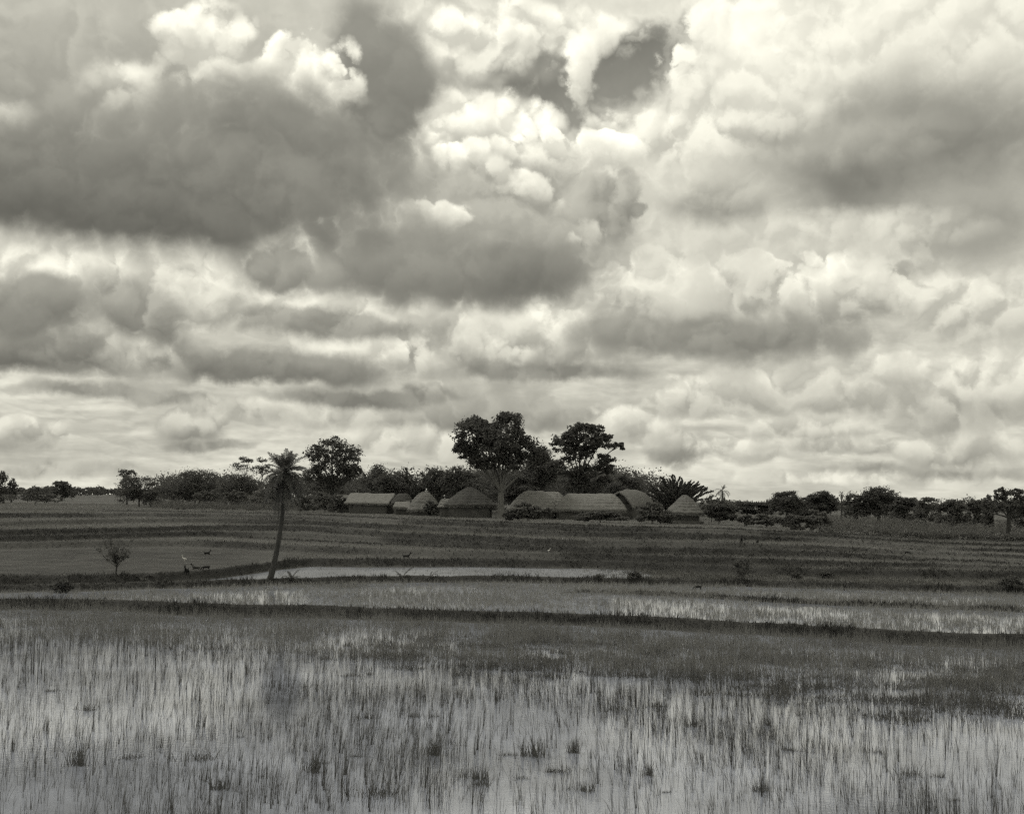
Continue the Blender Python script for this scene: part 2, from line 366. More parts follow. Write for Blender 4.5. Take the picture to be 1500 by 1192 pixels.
# ------------------------------------------------------------------ terrain: terraced paddy fields stepping up to the village
PXG = np.arange(-1800, 3300, 4.0)
def table(pts):
    p = np.array(pts, float); y = np.interp(PXG, p[:, 0], p[:, 1])
    k = np.hanning(25); k /= k.sum()
    return np.convolve(np.pad(y, 12, mode='edge'), k, mode='valid')
KX = [-300, 0, 150, 300, 450, 640, 850, 1000, 1200, 1350, 1500, 1900]
def row(*v): return table(list(zip(KX, v)))
RIS = [  # foot line in the photograph, rise, lip, name
    dict(y=row(893, 893, 893, 902, 905, 909, 916, 922, 934, 944, 951, 970), dz=0.10, lip=.36),
    dict(y=row(882, 881, 880, 883, 882, 880, 868, 875, 886, 892, 898, 912), dz=0.00, lip=.26),
    dict(y=row(869, 867.5, 865, 861, 856, 853, 855, 857, 861, 866, 870, 880), dz=0.14, lip=.24),
    dict(y=row(866, 864, 860, 850, 829, 829.5, 832, 838, 845, 847, 849, 855), dz=0.42, lip=.16),
    dict(y=row(812, 806, 802, 801, 810, 816, 824, 827, 830, 832, 835, 842), dz=0.46, lip=.16),
    dict(y=row(802, 795, 790, 786, 789, 800, 812, 813, 816, 821, 826, 834), dz=0.42, lip=.16),
    dict(y=row(790, 785, 782, 777, 777, 794, 803, 804, 806, 813, 819, 828), dz=0.44, lip=.16),
    dict(y=row(776, 772, 767, 765, 769, 779, 788, 790, 795, 805, 810, 820), dz=0.42, lip=.16),
    dict(y=row(762, 757, 757, 758, 761, 770, 779, 784, 787, 797, 801, 810), dz=0.34, lip=.18),
    dict(y=row(750, 747, 748, 750, 755, 763, 772, 778, 782, 790, 794, 803), dz=0.18, lip=.08),
]
S_UP = np.interp(PXG, [1050, 1400], [1.0, 0.45])
zacc = np.zeros_like(PXG); prevY = np.full_like(PXG, 10.0)
for k, r in enumerate(RIS):
    sc_k = S_UP if k >= 4 else 1.0
    r['z0'] = zacc.copy(); r['dzp'] = r['dz'] * sc_k * np.ones_like(PXG)
    Y = F * (H - zacc) / (r['y'] - hor(PXG))
    X = (PXG - CX) / F * Y
    Y = Y + (fbm(X * 0.12, X * 0 + k * 7.3, 11, 3) - 0.5) * (0.030 * Y) + (fbm(X * 0.5, X * 0 + k * 3.1, 23, 2) - 0.5) * (0.010 * Y)
    Y = np.maximum(Y, prevY + (1.6 + 0.01 * prevY)); prevY = Y
    r['Y'] = Y
    r['lipp'] = r['lip'] * (S_UP if k >= 4 else 1.0) * (0.7 + 0.6 * fbm(X * 0.09, X * 0 + k * 5.7, 31, 2)) * np.ones_like(PXG)
    if k == 1: r['lipp'] *= np.interp(PXG, [760, 940], [0, 1])
    zacc = zacc + r['dzp']
ZTOP = zacc
MINOR = {}
for k in range(3, 9):                                    # low earth ridges dividing the wider terraces
    Ya, Yb = RIS[k]['Y'], RIS[k + 1]['Y']; X = (PXG - CX) / F * Ya
    fr = 0.58 + 0.30 * (fbm(PXG * 0.004, PXG * 0 + k * 3.3, 131, 2) - 0.5)
    on = sstep(0.44, 0.56, fbm(PXG * 0.0045, PXG * 0 + k * 6.1, 137, 2)) * sstep(3.5, 6.5, Yb - Ya)
    if k == 3: on = on * sstep(380, 480, PXG)
    MINOR[k] = dict(Y=Ya + fr * (Yb - Ya), lipp=0.24 * on)
def wd(Y): return 0.5 + Y * 0.005
def terrain(X, Y, want=False):
    """height of the ground, optionally how much of it is grassy bank"""
    X = np.asarray(X, float); Y = np.asarray(Y, float)
    px = CX + F * X / np.maximum(Y, 1.0)
    z = np.zeros_like(X + Y); bank = np.zeros_like(z)
    for k, r in enumerate(RIS):
        Yk = np.interp(px, PXG, r['Y']); dz = np.interp(px, PXG, r['dzp']); lip = np.interp(px, PXG, r['lipp'])
        s = Y - Yk; w = wd(Yk)
        z = z + dz * sstep(0, w, s) + lip * np.exp(-((s - w * 1.15) / (w * 0.62)) ** 2)
        if k >= 4: lip = lip * 1.0; br = 0.25 + 0.9 * sstep(0.36, 0.58, fbm(X * 0.055, X * 0 + k * 9.1, 101 + k, 3))
        else: br = 1.0
        bank = np.maximum(bank, np.minimum(br, 1.0) * np.clip(lip * 6 + dz * 3, 0, 1) * np.exp(-((s - w * 0.65) / (w * 0.85)) ** 2))
    for r in MINOR.values():
        Yk = np.interp(px, PXG, r['Y']); lip = np.interp(px, PXG, r['lipp']); s = Y - Yk; w = wd(Yk) * 0.8
        b_ = np.exp(-((s - w * 0.6) / (w * 0.6)) ** 2); z = z + lip * b_; bank = np.maximum(bank, np.clip(lip * 6, 0, 1) * b_)
    Y1 = np.interp(px, PXG, RIS[0]['Y']); Y3 = np.interp(px, PXG, RIS[2]['Y']); Y4 = np.interp(px, PXG, RIS[3]['Y'])
    inn = sstep(-0.1, -1.2, Y - Y1) + sstep(1.4, 2.6, Y - Y1) * sstep(-0.1, -1.0, Y - Y3) + sstep(1.4, 2.4, Y - Y3) * sstep(-0.1, -1.0, Y - Y4) * sstep(285, 330, px) * sstep(990, 850, px)
    z = z - 0.09 * inn                                                     # flooded beds lie below the water
    weed = weediness(X, Y, px, Y1)
    z = z + (0.02 + 0.05 * fbm(X * 1.7, Y * 1.7, 63, 2)) * weed
    z = z + (fbm(X * 0.8, Y * 0.8, 41, 3) - 0.5) * (0.05 + 0.10 * bank) + (fbm(X * 0.05, Y * 0.05, 47, 2) - 0.5) * 0.12 * sstep(120, 200, Y)
    if want:
        Y5 = np.interp(px, PXG, RIS[4]['Y'])
        weed = np.maximum(weed, 1.1 * sstep(430, 330, px) * sstep(1.0, 2.5, Y - Y4) * sstep(-0.2, -1.5, Y - Y5) * (0.7 + 0.6 * (fbm(X * 0.1, Y * 0.1, 77, 2) - 0.3)))
    return (z, bank, weed, inn) if want else z
def weediness(X, Y, px, Y1):
    """muddy, weed-choked shallows in the near field below the first bank"""
    s = Y1 - Y
    n = fbm(X * 0.26, Y * 0.75, 53, 3) * 0.62 + fbm(X * 1.3, Y * 2.4, 59, 2) * 0.38
    zone = sstep(3.0, 7.0, s) * sstep(21.0, 13.0, s) * (0.25 + 0.75 * sstep(430, 760, px))
    return sstep(0.54, 0.62, n * 0.95 + zone * 0.20 - 0.08) * (s > 0) * sstep(0.10, .5, zone)
def ground(x, y): return float(terrain(np.array([x]), np.array([y]))[0])
def at(px, D): return (px - CX) / F * D
def foot(px, D): x = at(px, D); return Vector((x, D, ground(x, D)))
def place(px, py):
    """ground point seen at a photo pixel"""
    Y = np.geomspace(12, 420, 3000); X = (px - CX) / F * Y
    v = hor(px) + F * (H - terrain(X, Y)) / Y
    i = int(np.argmax(v <= py)); i = i if i else len(Y) - 1
    return foot(px, float(Y[i]))
def lineY(k, px): return np.interp(px, PXG, RIS[k]['Y'])

def build_ground():
    cols = np.concatenate([np.linspace(-1750, -60, 90)[:-1], np.linspace(-60, 1560, 400), np.linspace(1560, 3250, 90)[1:]])
    t = (cols - CX) / F
    rows = []
    def Yk(k): return np.interp(cols, PXG, RIS[k]['Y'])
    prev = np.full_like(cols, 4.0); first = True
    for k in range(len(RIS)):
        w = wd(Yk(k)); n = 60 if k == 0 else (10 if k < 4 else 6)
        a = prev; b = Yk(k) - 0.15 * w
        if k - 1 in MINOR:
            ym = np.interp(cols, PXG, MINOR[k - 1]['Y']); ww = wd(ym) * 0.8
            for o in (0, .5): rows.append(a + (np.maximum(ym - .5 * ww, a) - a) * o)
            for o in (-.4, 0, .3, .6, .9, 1.3, 1.8): rows.append(ym + o * ww)
            a = np.maximum(rows[-1] + .1, a); n = 3
        for i in range(n): rows.append(a + (b - a) * (i / n))
        for o in (-0.15, 0.1, 0.35, 0.6, 0.8, 1.0, 1.2, 1.4, 1.65, 1.95, 2.4): rows.append(Yk(k) + o * w)
        prev = rows[-1] + 0.2
    for i in range(40): rows.append(prev + (330 - prev) * (i / 40) if True else 0)
    for f in (335, 360, 400, 460, 540, 650, 800, 1000, 1400, 2000, 3200, 5200, 9000): rows.append(np.maximum(np.full_like(cols, float(f)), rows[-1] + 2))
    Y = np.array(rows); Y = np.maximum.accumulate(Y, axis=0)
    X = Y * t[None]
    z, bank, weed, inn = terrain(X, Y, True)
    nr, nc = Y.shape
    v = np.stack([X, Y, z], -1).reshape(-1, 3)
    i = np.arange(nr - 1)[:, None] * nc; j = np.arange(nc - 1)[None]
    q = np.stack([i + j, i + j + 1, i + nc + j + 1, i + nc + j], -1).reshape(-1, 4)
    me = smooth(mesh_np('ground', v, q))
    for nm, a in (('bank', bank), ('weed', weed), ('bed', inn)):
        at_ = me.attributes.new(nm, 'FLOAT', 'POINT'); at_.data.foreach_set('value', a.ravel().astype(np.float32))
    m = bpy.data.materials.new('field_earth'); m.use_nodes = True
    nt = m.node_tree; L = nt.links; bs = nt.nodes['Principled BSDF']
    bs.inputs['Roughness'].default_value = 0.9; bs.inputs['Specular IOR Level'].default_value = 0.2
    tc = nt.nodes.new('ShaderNodeTexCoord')
    def nz(sc_, det=5):
        n = nt.nodes.new('ShaderNodeTexNoise'); n.inputs['Scale'].default_value = sc_; n.inputs['Detail'].default_value = det; n.inputs['Roughness'].default_value = 0.65
        L.new(tc.outputs['Object'], n.inputs['Vector']); return n.outputs[0]
    def ramp(f, a, b, p=(0.3, 0.7)):
        r = nt.nodes.new('ShaderNodeValToRGB'); L.new(f, r.inputs[0])
        r.color_ramp.elements[0].position, r.color_ramp.elements[1].position = p
        r.color_ramp.elements[0].color = grey(a); r.color_ramp.elements[1].color = grey(b); return r.outputs[0]
    def mixc(a, b, f):
        n = nt.nodes.new('ShaderNodeMix'); n.data_type = 'RGBA'; L.new(f, n.inputs[0]); L.new(a, n.inputs[6]); L.new(b, n.inputs[7]); return n.outputs[2]
    def attr(nm):
        n = nt.nodes.new('ShaderNodeAttribute'); n.attribute_name = nm; return n.outputs['Fac']
    n1, n2, n3 = nz(0.5), nz(3.0), nz(0.045, 4)
    big = ramp(n3, 0.05, 0.125, (0.35, 0.65)); fine = ramp(n2, 0.06, 0.12)
    mm = nt.nodes.new('ShaderNodeMix'); mm.data_type = 'RGBA'; mm.inputs[0].default_value = 0.45
    L.new(big, mm.inputs[6]); L.new(fine, mm.inputs[7])
    c = mixc(mm.outputs[2], ramp(n1, 0.022, 0.05), attr('bank'))
    c = mixc(c, ramp(n1, 0.05, 0.10), attr('bed'))
    c = mixc(c, ramp(n1, 0.022, 0.075), attr('weed'))
    L.new(c, bs.inputs['Base Color'])
    b = nt.nodes.new('ShaderNodeBump'); b.inputs['Strength'].default_value = 0.6; b.inputs['Distance'].default_value = 0.12
    L.new(n2, b.inputs['Height']); L.new(b.outputs[0], bs.inputs['Normal'])
    struct('ground', me, m)
build_ground()

def water_material(name='paddy_water', lo=0.17, hi=0.46, rough=0.06):
    m = bpy.data.materials.new(name); m.use_nodes = True
    nt = m.node_tree; L = nt.links; bs = nt.nodes['Principled BSDF']
    tc = nt.nodes.new('ShaderNodeTexCoord')
    mp = nt.nodes.new('ShaderNodeMapping'); mp.inputs['Scale'].default_value = (1, 1, 1); L.new(tc.outputs['Object'], mp.inputs[0])
    n1 = nt.nodes.new('ShaderNodeTexNoise'); n1.inputs['Scale'].default_value = 0.22; n1.inputs['Detail'].default_value = 7; n1.inputs['Roughness'].default_value = 0.62; L.new(mp.outputs[0], n1.inputs[0])
    cr = nt.nodes.new('ShaderNodeValToRGB'); L.new(n1.outputs[0], cr.inputs[0])
    cr.color_ramp.elements[0].position, cr.color_ramp.elements[1].position = 0.3, 0.74
    cr.color_ramp.elements[0].color = grey(lo, (0.93, 1.0, 1.22)); cr.color_ramp.elements[1].color = grey(hi, (0.93, 1.0, 1.22))
    L.new(cr.outputs[0], bs.inputs['Base Color'])
    bs.inputs['Roughness'].default_value = rough; bs.inputs['IOR'].default_value = 1.58
    n2 = nt.nodes.new('ShaderNodeTexNoise'); n2.inputs['Scale'].default_value = 7.0; n2.inputs['Detail'].default_value = 3; L.new(mp.outputs[0], n2.inputs[0])
    b = nt.nodes.new('ShaderNodeBump'); b.inputs['Strength'].default_value = 0.10; b.inputs['Distance'].default_value = 0.02
    L.new(n2.outputs[0], b.inputs['Height']); L.new(b.outputs[0], bs.inputs['Normal'])
    return m
WATER = water_material()
SILT = water_material('silty_water', 0.12, 0.21, 0.30)
def water(p0, p1, fa, fb, z, n=220, m=None):
    px = np.linspace(p0, p1, n); a = fa(px); b = fb(px); t = (px - CX) / F
    v = np.concatenate([np.stack([a * t, a, a * 0 + z], -1), np.stack([b * t, b, b * 0 + z], -1)])
    i = np.arange(n - 1)
    struct('paddy_water', mesh_np('paddy_water', v, np.stack([i, i + 1, n + i + 1, n + i], -1)), m or WATER)
water(-1750, 3250, lambda p: p * 0 + 4.0, lambda p: lineY(0, p) + 0.25, 0.0)
water(-1750, 3250, lambda p: lineY(0, p) + 0.8, lambda p: lineY(2, p) + 0.2, 0.10 - 0.01)
water(270, 1010, lambda p: lineY(2, p) + 0.9, lambda p: lineY(3, p) + 0.2, 0.225, m=SILT)
# ------------------------------------------------------------------ grass and rice (uncountable: one mesh for each kind)
def blades(P, h, w, lean, S=2, curve=0.6, az=None):
    """one blade for each base point"""
    n = len(P); az = rng.uniform(0, 2 * np.pi, n) if az is None else az
    d = np.stack([np.cos(az), np.sin(az), 0 * az], -1); fa = rng.uniform(0, np.pi, n)
    sd_ = np.stack([np.cos(fa), np.sin(fa) * 0.5, 0 * fa], -1)
    V = []
    for s in range(S + 1):
        u = s / S
        c = P + np.stack([0 * h, 0 * h, h * (u - 0.25 * lean * u * u)], -1) + d * (h * lean * ((1 - curve) * u + curve * u * u))[:, None]
        if s < S:
            ww = (w * (1 - 0.55 * u))[:, None] * 0.5
            V += [c - sd_ * ww, c + sd_ * ww]
        else: V.append(c)
    m = 2 * S + 1
    V = np.stack(V, 1).reshape(-1, 3); b = np.arange(n)[:, None] * m
    quads = [np.concatenate([b + 2 * s, b + 2 * s + 1, b + 2 * s + 3, b + 2 * s + 2], 1) for s in range(S - 1)]
    tri = np.concatenate([b + 2 * S - 2, b + 2 * S - 1, b + 2 * S], 1)
    return V, tri, (np.concatenate(quads) if quads else np.zeros((0, 4), int))
def tufts(P, nb, h, w, lean, spread, S=2, hv=0.35, curve=0.6, az=None):
    """nb blades at every point"""
    n = len(P); Q = np.repeat(P, nb, 0); m = len(Q)
    Q = Q + np.stack([rng.normal(0, spread, m), rng.normal(0, spread, m), np.zeros(m)], -1)
    hh = np.repeat(np.broadcast_to(h, (n,)), nb) * rng.uniform(1 - hv, 1 + hv, m)
    return blades(Q, hh, np.broadcast_to(w, (m,)) * rng.uniform(0.7, 1.3, m), np.abs(rng.normal(0, lean, m)), S, curve, None if az is None else np.repeat(az, nb) + rng.normal(0, 0.9, m))
def stuff(name, parts, m, label, cat):
    g = Geo()
    for V, t, q in parts: g.add(V, tri=t, quad=q if len(q) else None)
    return tag(obj(name, g.mesh(name), m), label, cat, kind='stuff')
def scatter(dens, Y0, Y1, p0, p1):
    """random ground points between two distances inside a fan of directions"""
    t0, t1 = (p0 - CX) / F, (p1 - CX) / F
    n = int(dens * (t1 - t0) * (Y1 ** 2 - Y0 ** 2) / 2)
    Y = np.sqrt(rng.uniform(Y0 ** 2, Y1 ** 2, n)); t = rng.uniform(t0, t1, n)
    return Y * t, Y
def keep(X, Y, m): return X[m], Y[m]

def near_field():
    X, Y = scatter(60, 17, 66, -340, 1840)
    px = CX + F * X / Y; Y1 = lineY(0, px); s = Y1 - Y
    z, bank, weed, inn = terrain(X, Y, True)
    nn = fbm(X * 0.35, Y * 0.35, 61, 3); n2 = fbm(X * 0.09, Y * 0.07, 67, 2)
    p = 0.22 + 0.50 * sstep(0.40, 0.62, nn) * sstep(0.3, 0.6, n2) + 0.45 * sstep(20, 6, s) * sstep(0.36, 0.60, nn) + 0.35 * sstep(10, 2, s)
    p = p * np.interp(px, [-420, 500, 900, 1500], [1.1, 0.95, 0.9, 1.05])
    k = (rng.random(len(X)) < p) & (s > -0.4)
    X, Y = X[k], Y[k]; s = s[k]; weed = weed[k]
    P = np.stack([X, Y, np.minimum(z[k], 0.02) - 0.02], -1)
    h = rng.uniform(0.24, 0.62, len(X)) * np.interp(s, [0, 6, 14], [0.72, 0.85, 1.0])
    nb_ = s < 11 + 5 * fbm(X * 0.1, Y * 0.1, 3, 2)
    stuff('rice_plants', [tufts(P[nb_], 3, h[nb_] * (0.45 + 1.3 * fbm(X[nb_] * 0.7, Y[nb_] * 0.7, 37, 2)), 0.016, 0.26, 0.05, S=2, curve=0.75)], RICE_M, 'thick rice growing in the water along the foot of the first dark bank', 'rice')
    P, h, X, Y = P[~nb_], h[~nb_], X[~nb_], Y[~nb_]
    ang = (fbm(X * 0.08, Y * 0.08, 5, 2) - 0.5) * 5 + np.where(X > 0, 2.6, 0.4)
    parts = [tufts(P, 3, h, 0.0068, 0.17, 0.022, S=3, curve=0.75, hv=0.45, az=ang)]
    far = rng.random(len(P)) < 0.35
    parts.append(tufts(P[far], 2, h[far] * 1.2, 0.0065, 0.42, 0.02, S=3, curve=0.8, az=ang[far]))
    tall = rng.random(len(P)) < 0.05 * sstep(0.40, 0.6, fbm(X * 0.25, Y * 0.25, 19, 3)) + 0.02
    parts.append(tufts(P[tall], 6, h[tall] * 1.45, 0.010, 0.12, 0.010, S=4, curve=0.8, hv=0.3, az=ang[tall]))
    stuff('rice_plants', parts, RICE, 'thin dark rice stalks standing in the flooded near field', 'rice')
    # tangled weeds on the mud just showing through the water
    X, Y = scatter(72, 22, 62, -340, 1840)
    z, bank, weed, inn = terrain(X, Y, True); px = CX + F * X / Y; s = lineY(0, px) - Y
    k = (rng.random(len(X)) < weed * 0.75) & (s > -0.2)
    P = np.stack([X[k], Y[k], np.maximum(z[k], -0.01)], -1)
    stuff('water_weeds', [tufts(P, 4, 0.04 + 0.46 * fbm(X[k] * 0.9, Y[k] * 0.9, 29, 2) ** 2, 0.018, 0.7, 0.06, S=2, hv=0.7)], WEED, 'low tangled weeds on mud showing through the flooded near field', 'weeds')
near_field()

def second_field():
    X, Y = scatter(20, 40, 84, -300, 1800)
    px = CX + F * X / Y; k = (Y > lineY(0, px) + 1.6) & (Y < lineY(2, px) - 0.2)
    X, Y = keep(X, Y, k); px = px[k]; n = fbm(X * 0.2, Y * 0.25, 71, 3)
    k = rng.random(len(X)) < 0.35 + 0.65 * sstep(0.35, 0.55, n)
    X, Y = keep(X, Y, k); P = np.stack([X, Y, terrain(X, Y)], -1)
    stuff('rice_plants', [tufts(P, 4, rng.uniform(0.24, 0.40, len(X)), 0.021, 0.35, 0.05, S=2)], RICE_P, 'pale young rice in the flooded field behind the first dark bank', 'rice')
second_field()

def upper_fields():
    parts = []
    for k in range(2, len(RIS) - 1):
        for (d, D0, D1) in ((5.0, 60, 140), (2.5, 140, 330)):
            X, Y = scatter(d, D0, D1, -320, 1820)
            px = CX + F * X / Y; w = wd(Y)
            m = (Y > lineY(k, px) + 1.9 * w) & (Y < lineY(k + 1, px) - 0.05 * w)
            if k == 2: m &= rng.random(len(X)) < np.interp(px, [285, 320, 640, 720, 860, 930], [.9, .40, .45, .7, .7, .9])
            if k == 3: m &= rng.random(len(X)) < np.where(px < 420, 0.04, 0.9)
            X, Y = keep(X, Y, m)
            if not len(X): continue
            n = fbm(X * 0.06, Y * 0.1, 81 + k, 2); m = rng.random(len(X)) < 0.45 + 0.55 * sstep(0.4, 0.55, n)
            X, Y = keep(X, Y, m)
            P = np.stack([X, Y, terrain(X, Y)], -1)
            parts.append(tufts(P, 4 if D0 < 100 else 3, rng.uniform(0.16, 0.28, len(X)), 0.030 if D0 < 100 else 0.05, 0.55, 0.10, S=1))
    stuff('rice_plants', parts, RICE_L, 'pale young rice on the narrow terraced fields below the village', 'rice')
upper_fields()

def bank_grass():
    near, far = [], []
    for k, r in enumerate(RIS):
        px = rng.uniform(-420, 1920, 80000 if k < 4 else 56000)
        Yk = lineY(k, px); lip = np.interp(px, PXG, r['lipp'])
        L_ = Yk * 2340 / F
        dens = np.interp(Yk, [35, 80, 200, 400], [120, 48, 18, 9])
        m = rng.random(len(px)) < np.clip(dens * L_ / len(px), 0, 1) * np.clip(lip * 6 + np.interp(px, PXG, r['dzp']) * 3, 0, 1)
        m &= (k < 4) | (rng.random(len(px)) < 0.25 + 0.9 * sstep(0.36, 0.58, fbm(at(px, Yk) * 0.055, px * 0 + k * 9.1, 101 + k, 3)))
        px, Yk = px[m], Yk[m]; w = wd(Yk)
        Y = Yk + w * rng.normal(0.55, 0.30, len(px)); X = at(px, Y)
        P = np.stack([X, Y, terrain(X, Y) - 0.01], -1)
        c = fbm(X * 0.6, Y * 0.6, 91 + k, 2)
        h = np.interp(Yk, [35, 80, 300], [0.19, 0.16, 0.14]) * np.where(k < 4, 0.1 + 2.6 * c ** 1.8, 0.25 + 1.5 * c)
        (near if k < 4 else far).append(tufts(P, 3, h, np.interp(Yk.mean(), [40, 80, 250], [0.020, 0.035, 0.085]), 0.6, 0.06, S=2 if k < 4 else 1))
    for k, r in MINOR.items():
        px = rng.uniform(-420, 1920, 22000); Yk = lineY(0, px) * 0 + np.interp(px, PXG, r['Y']); lip = np.interp(px, PXG, r['lipp'])
        m = rng.random(len(px)) < np.clip(np.interp(Yk, [60, 200, 400], [26, 12, 6]) * Yk * 1.29 / len(px), 0, 1) * np.clip(lip * 6, 0, 1)
        px, Yk = px[m], Yk[m]; Y = Yk + wd(Yk) * rng.normal(0.4, 0.25, len(px)); X = at(px, Y)
        far.append(tufts(np.stack([X, Y, terrain(X, Y) - 0.01], -1), 4, rng.uniform(0.06, 0.2, len(px)), 0.05, 0.6, 0.06, S=1))
    # rough grass between the banks on the right
    X, Y = scatter(18, 50, 95, 880, 1800); px = CX + F * X / Y
    m = (Y > lineY(2, px) - 2.0) & (Y < lineY(3, px) + 3) & (rng.random(len(X)) < 0.25 + 0.9 * sstep(0.45, 0.6, fbm(X * 0.3, Y * 0.3, 97, 3)))
    X, Y = keep(X, Y, m); P = np.stack([X, Y, terrain(X, Y) - 0.01], -1)
    stuff('rough_grass', [tufts(P, 4, rng.uniform(0.08, 0.28, len(X)), 0.03, 0.55, 0.08, S=2)], ROUGH, 'rough tufted grass on the broad bank where the dark bushes grow', 'grass')
    stuff('bank_grass', near, GRASS, 'dark rough grass along the near earth banks', 'grass')
    stuff('bank_grass', far, GRASS, 'dark grass along the steps of the far terraces', 'grass')
    X, Y = scatter(1.15, 95, 330, -300, 1800); px = CX + F * X / Y
    m = Y > lineY(9, px) + 1
    X, Y = keep(X, Y, m); P = np.stack([X, Y, terrain(X, Y) - 0.01], -1)
    stuff('meadow_grass', [tufts(P, 3, rng.uniform(0.10, 0.24, len(X)), 0.075, 0.6, 0.15, S=1)], RICE_L, 'short dry grass on the open ground around the village', 'grass')
bank_grass()

# ------------------------------------------------------------------ trees
def leaves_np(C, R, n, size, up=0.35, far=1.2):
    """n leaf faces scattered in each clump centre C (m,3) with radii R (m,3)"""
    m = len(C); idx = rng.integers(0, m, n)
    d = rng.normal(0, 1, (n, 3)); d /= np.linalg.norm(d, axis=1, keepdims=True)
    rad = np.clip(np.abs(rng.normal(0.60, 0.28, n)), 0, far)
    P = C[idx] + d * rad[:, None] * R[idx]
    nrm = d * 0.7 + rng.normal(0, 0.6, (n, 3)) + np.array([0, 0, up]); nrm /= np.linalg.norm(nrm, axis=1, keepdims=True)
    a = np.cross(nrm, rng.normal(0, 1, (n, 3))); a /= np.linalg.norm(a, axis=1, keepdims=True) + 1e-9
    b = np.cross(nrm, a)
    l = size * rng.uniform(0.6, 1.35, n)[:, None]
    V = np.stack([P - a * l * .5, P + b * l * .28 - nrm * l * .05, P + a * l * .5, P - b * l * .28 - nrm * l * .05], 1).reshape(-1, 3)
    q = np.arange(n)[:, None] * 4 + np.arange(4)[None]
    return V, q
def crown_clumps(lobes, per, rel, seed=None):
    C, R = [], []
    for (c, r) in lobes:
        k = max(4, int(per * (r[0] * r[2]) ** 0.5))
        d = rng.normal(0, 1, (k, 3)); d /= np.linalg.norm(d, axis=1, keepdims=True)
        d[:, 2] = np.where(d[:, 2] < -0.5, -d[:, 2], d[:, 2])
        f = rng.uniform(0.45, 0.98, k)[:, None]
        C.append(np.array(c) + d * f * np.array(r)); s = rng.uniform(0.6, 1.25, k)[:, None]
        R.append(np.maximum(np.array(r)[None] * rel * s, 0.18) * np.array([1.15, 1.15, 0.8]))
    return np.concatenate(C), np.concatenate(R)
def bez(a, b, bend, n=6):
    a, b = np.array(a, float), np.array(b, float); t = np.linspace(0, 1, n)[:, None]
    m = (a + b) / 2 + np.array(bend)
    return a * (1 - t) ** 2 + 2 * m * t * (1 - t) + b * t ** 2
def tree(name, label, cat, px, D, lobes_px, leaf=0.34, n=2600, per=10, rel=0.44, tr=0.22, fork=0.35, m=0, bark=BARK_D, group=None, stems=1, twigs=True, depth=0.7, loc=None, up=0.35):
    """lobes_px: (px, py, half width, half height) of each mass of the crown as seen in the photograph, at distance D"""
    base = foot(px, D); s = D / F
    root = thing(name, label, cat, base, group=group)
    lobes = []
    for i, (lx, ly, rx, ry) in enumerate(lobes_px):
        c = (at(lx, D) - base.x, rng.uniform(-depth, depth) * rx * s, H - (ly - hor(lx)) * s - base.z)
        lobes.append((c, (rx * s, (rx + ry) * 0.5 * s * 0.95, ry * s)))
    top = max(c[2] + r[2] for c, r in lobes); low = min(c[2] - r[2] for c, r in lobes)
    C_, R_ = crown_clumps(lobes, per, rel)
    V, q = leaves_np(C_, R_, int(n * 1.5), leaf * 0.97, up)
    V[:, 2] = np.maximum(V[:, 2], 0.03)
    me = mesh_np(name + '_crown', V, q)
    g = Geo(); fz = max(0.25, fork * top)
    for st in range(stems):
        bx, by = (0, 0) if stems == 1 else rng.normal(0, tr * 1.6, 2)
        cc = np.mean([c for c, r in lobes], axis=0)
        fk = np.array([cc[0] * 0.25 + bx * 1.5, cc[1] * 0.2 + by * 1.5, fz])
        pts = bez((bx, by, -0.15), fk, rng.normal(0, 0.06 * fz, 3) * np.array([1, 1, 0]), 8)
        rad = tr / stems ** 0.5 * np.array([1.75, 1.3, 1.1, 1.0, .95, .9, .86, .82])
        g.tube(pts, rad, 9, cap=False)
        mine = lobes[st::stems] or lobes[:1]
        for c, r in mine:
            c = np.array(c)
            L_ = bez(fk, c, (rng.normal(0, .12), rng.normal(0, .12), 0.15 * (c[2] - fz)), 7)
            g.tube(L_, np.linspace(tr * 0.72 / len(mine) ** 0.25, tr * 0.18, 7) / stems ** 0.4, 6)
            if twigs:
                for j in range(4):
                    d = rng.normal(0, 1, 3); d[2] = abs(d[2]); d /= np.linalg.norm(d)
                    st_ = L_[rng.integers(3, 7)]
                    g.tube(bez(st_, c + d * np.array(r) * 0.85, rng.normal(0, .1, 3), 5), np.linspace(tr * 0.2, tr * 0.05, 5), 4)
    obj('trunk', g.mesh(name + '_trunk', True), bark, root)
    obj('crown', me, LEAF[m], root)
    return root
def auto(cx, top, hw, base, k=6, low=0.15):
    """lobes filling a rounded crown between top and base (photo pixels)"""
    out = []; hgt = base - top; cy = top + hgt * (1 - low) * 0.5; ry = hgt * (1 - low) * 0.5
    for i in range(k):
        a = 2 * np.pi * i / k + rng.uniform(-.4, .4); f = rng.uniform(0.4, 0.62)
        out.append((cx + math.cos(a) * hw * f, cy - math.sin(a) * ry * f, hw * rng.uniform(.38, .55), ry * rng.uniform(.40, .55)))
    out.append((cx, cy, hw * 0.55, ry * 0.6))
    return out

rng = np.random.default_rng(29)
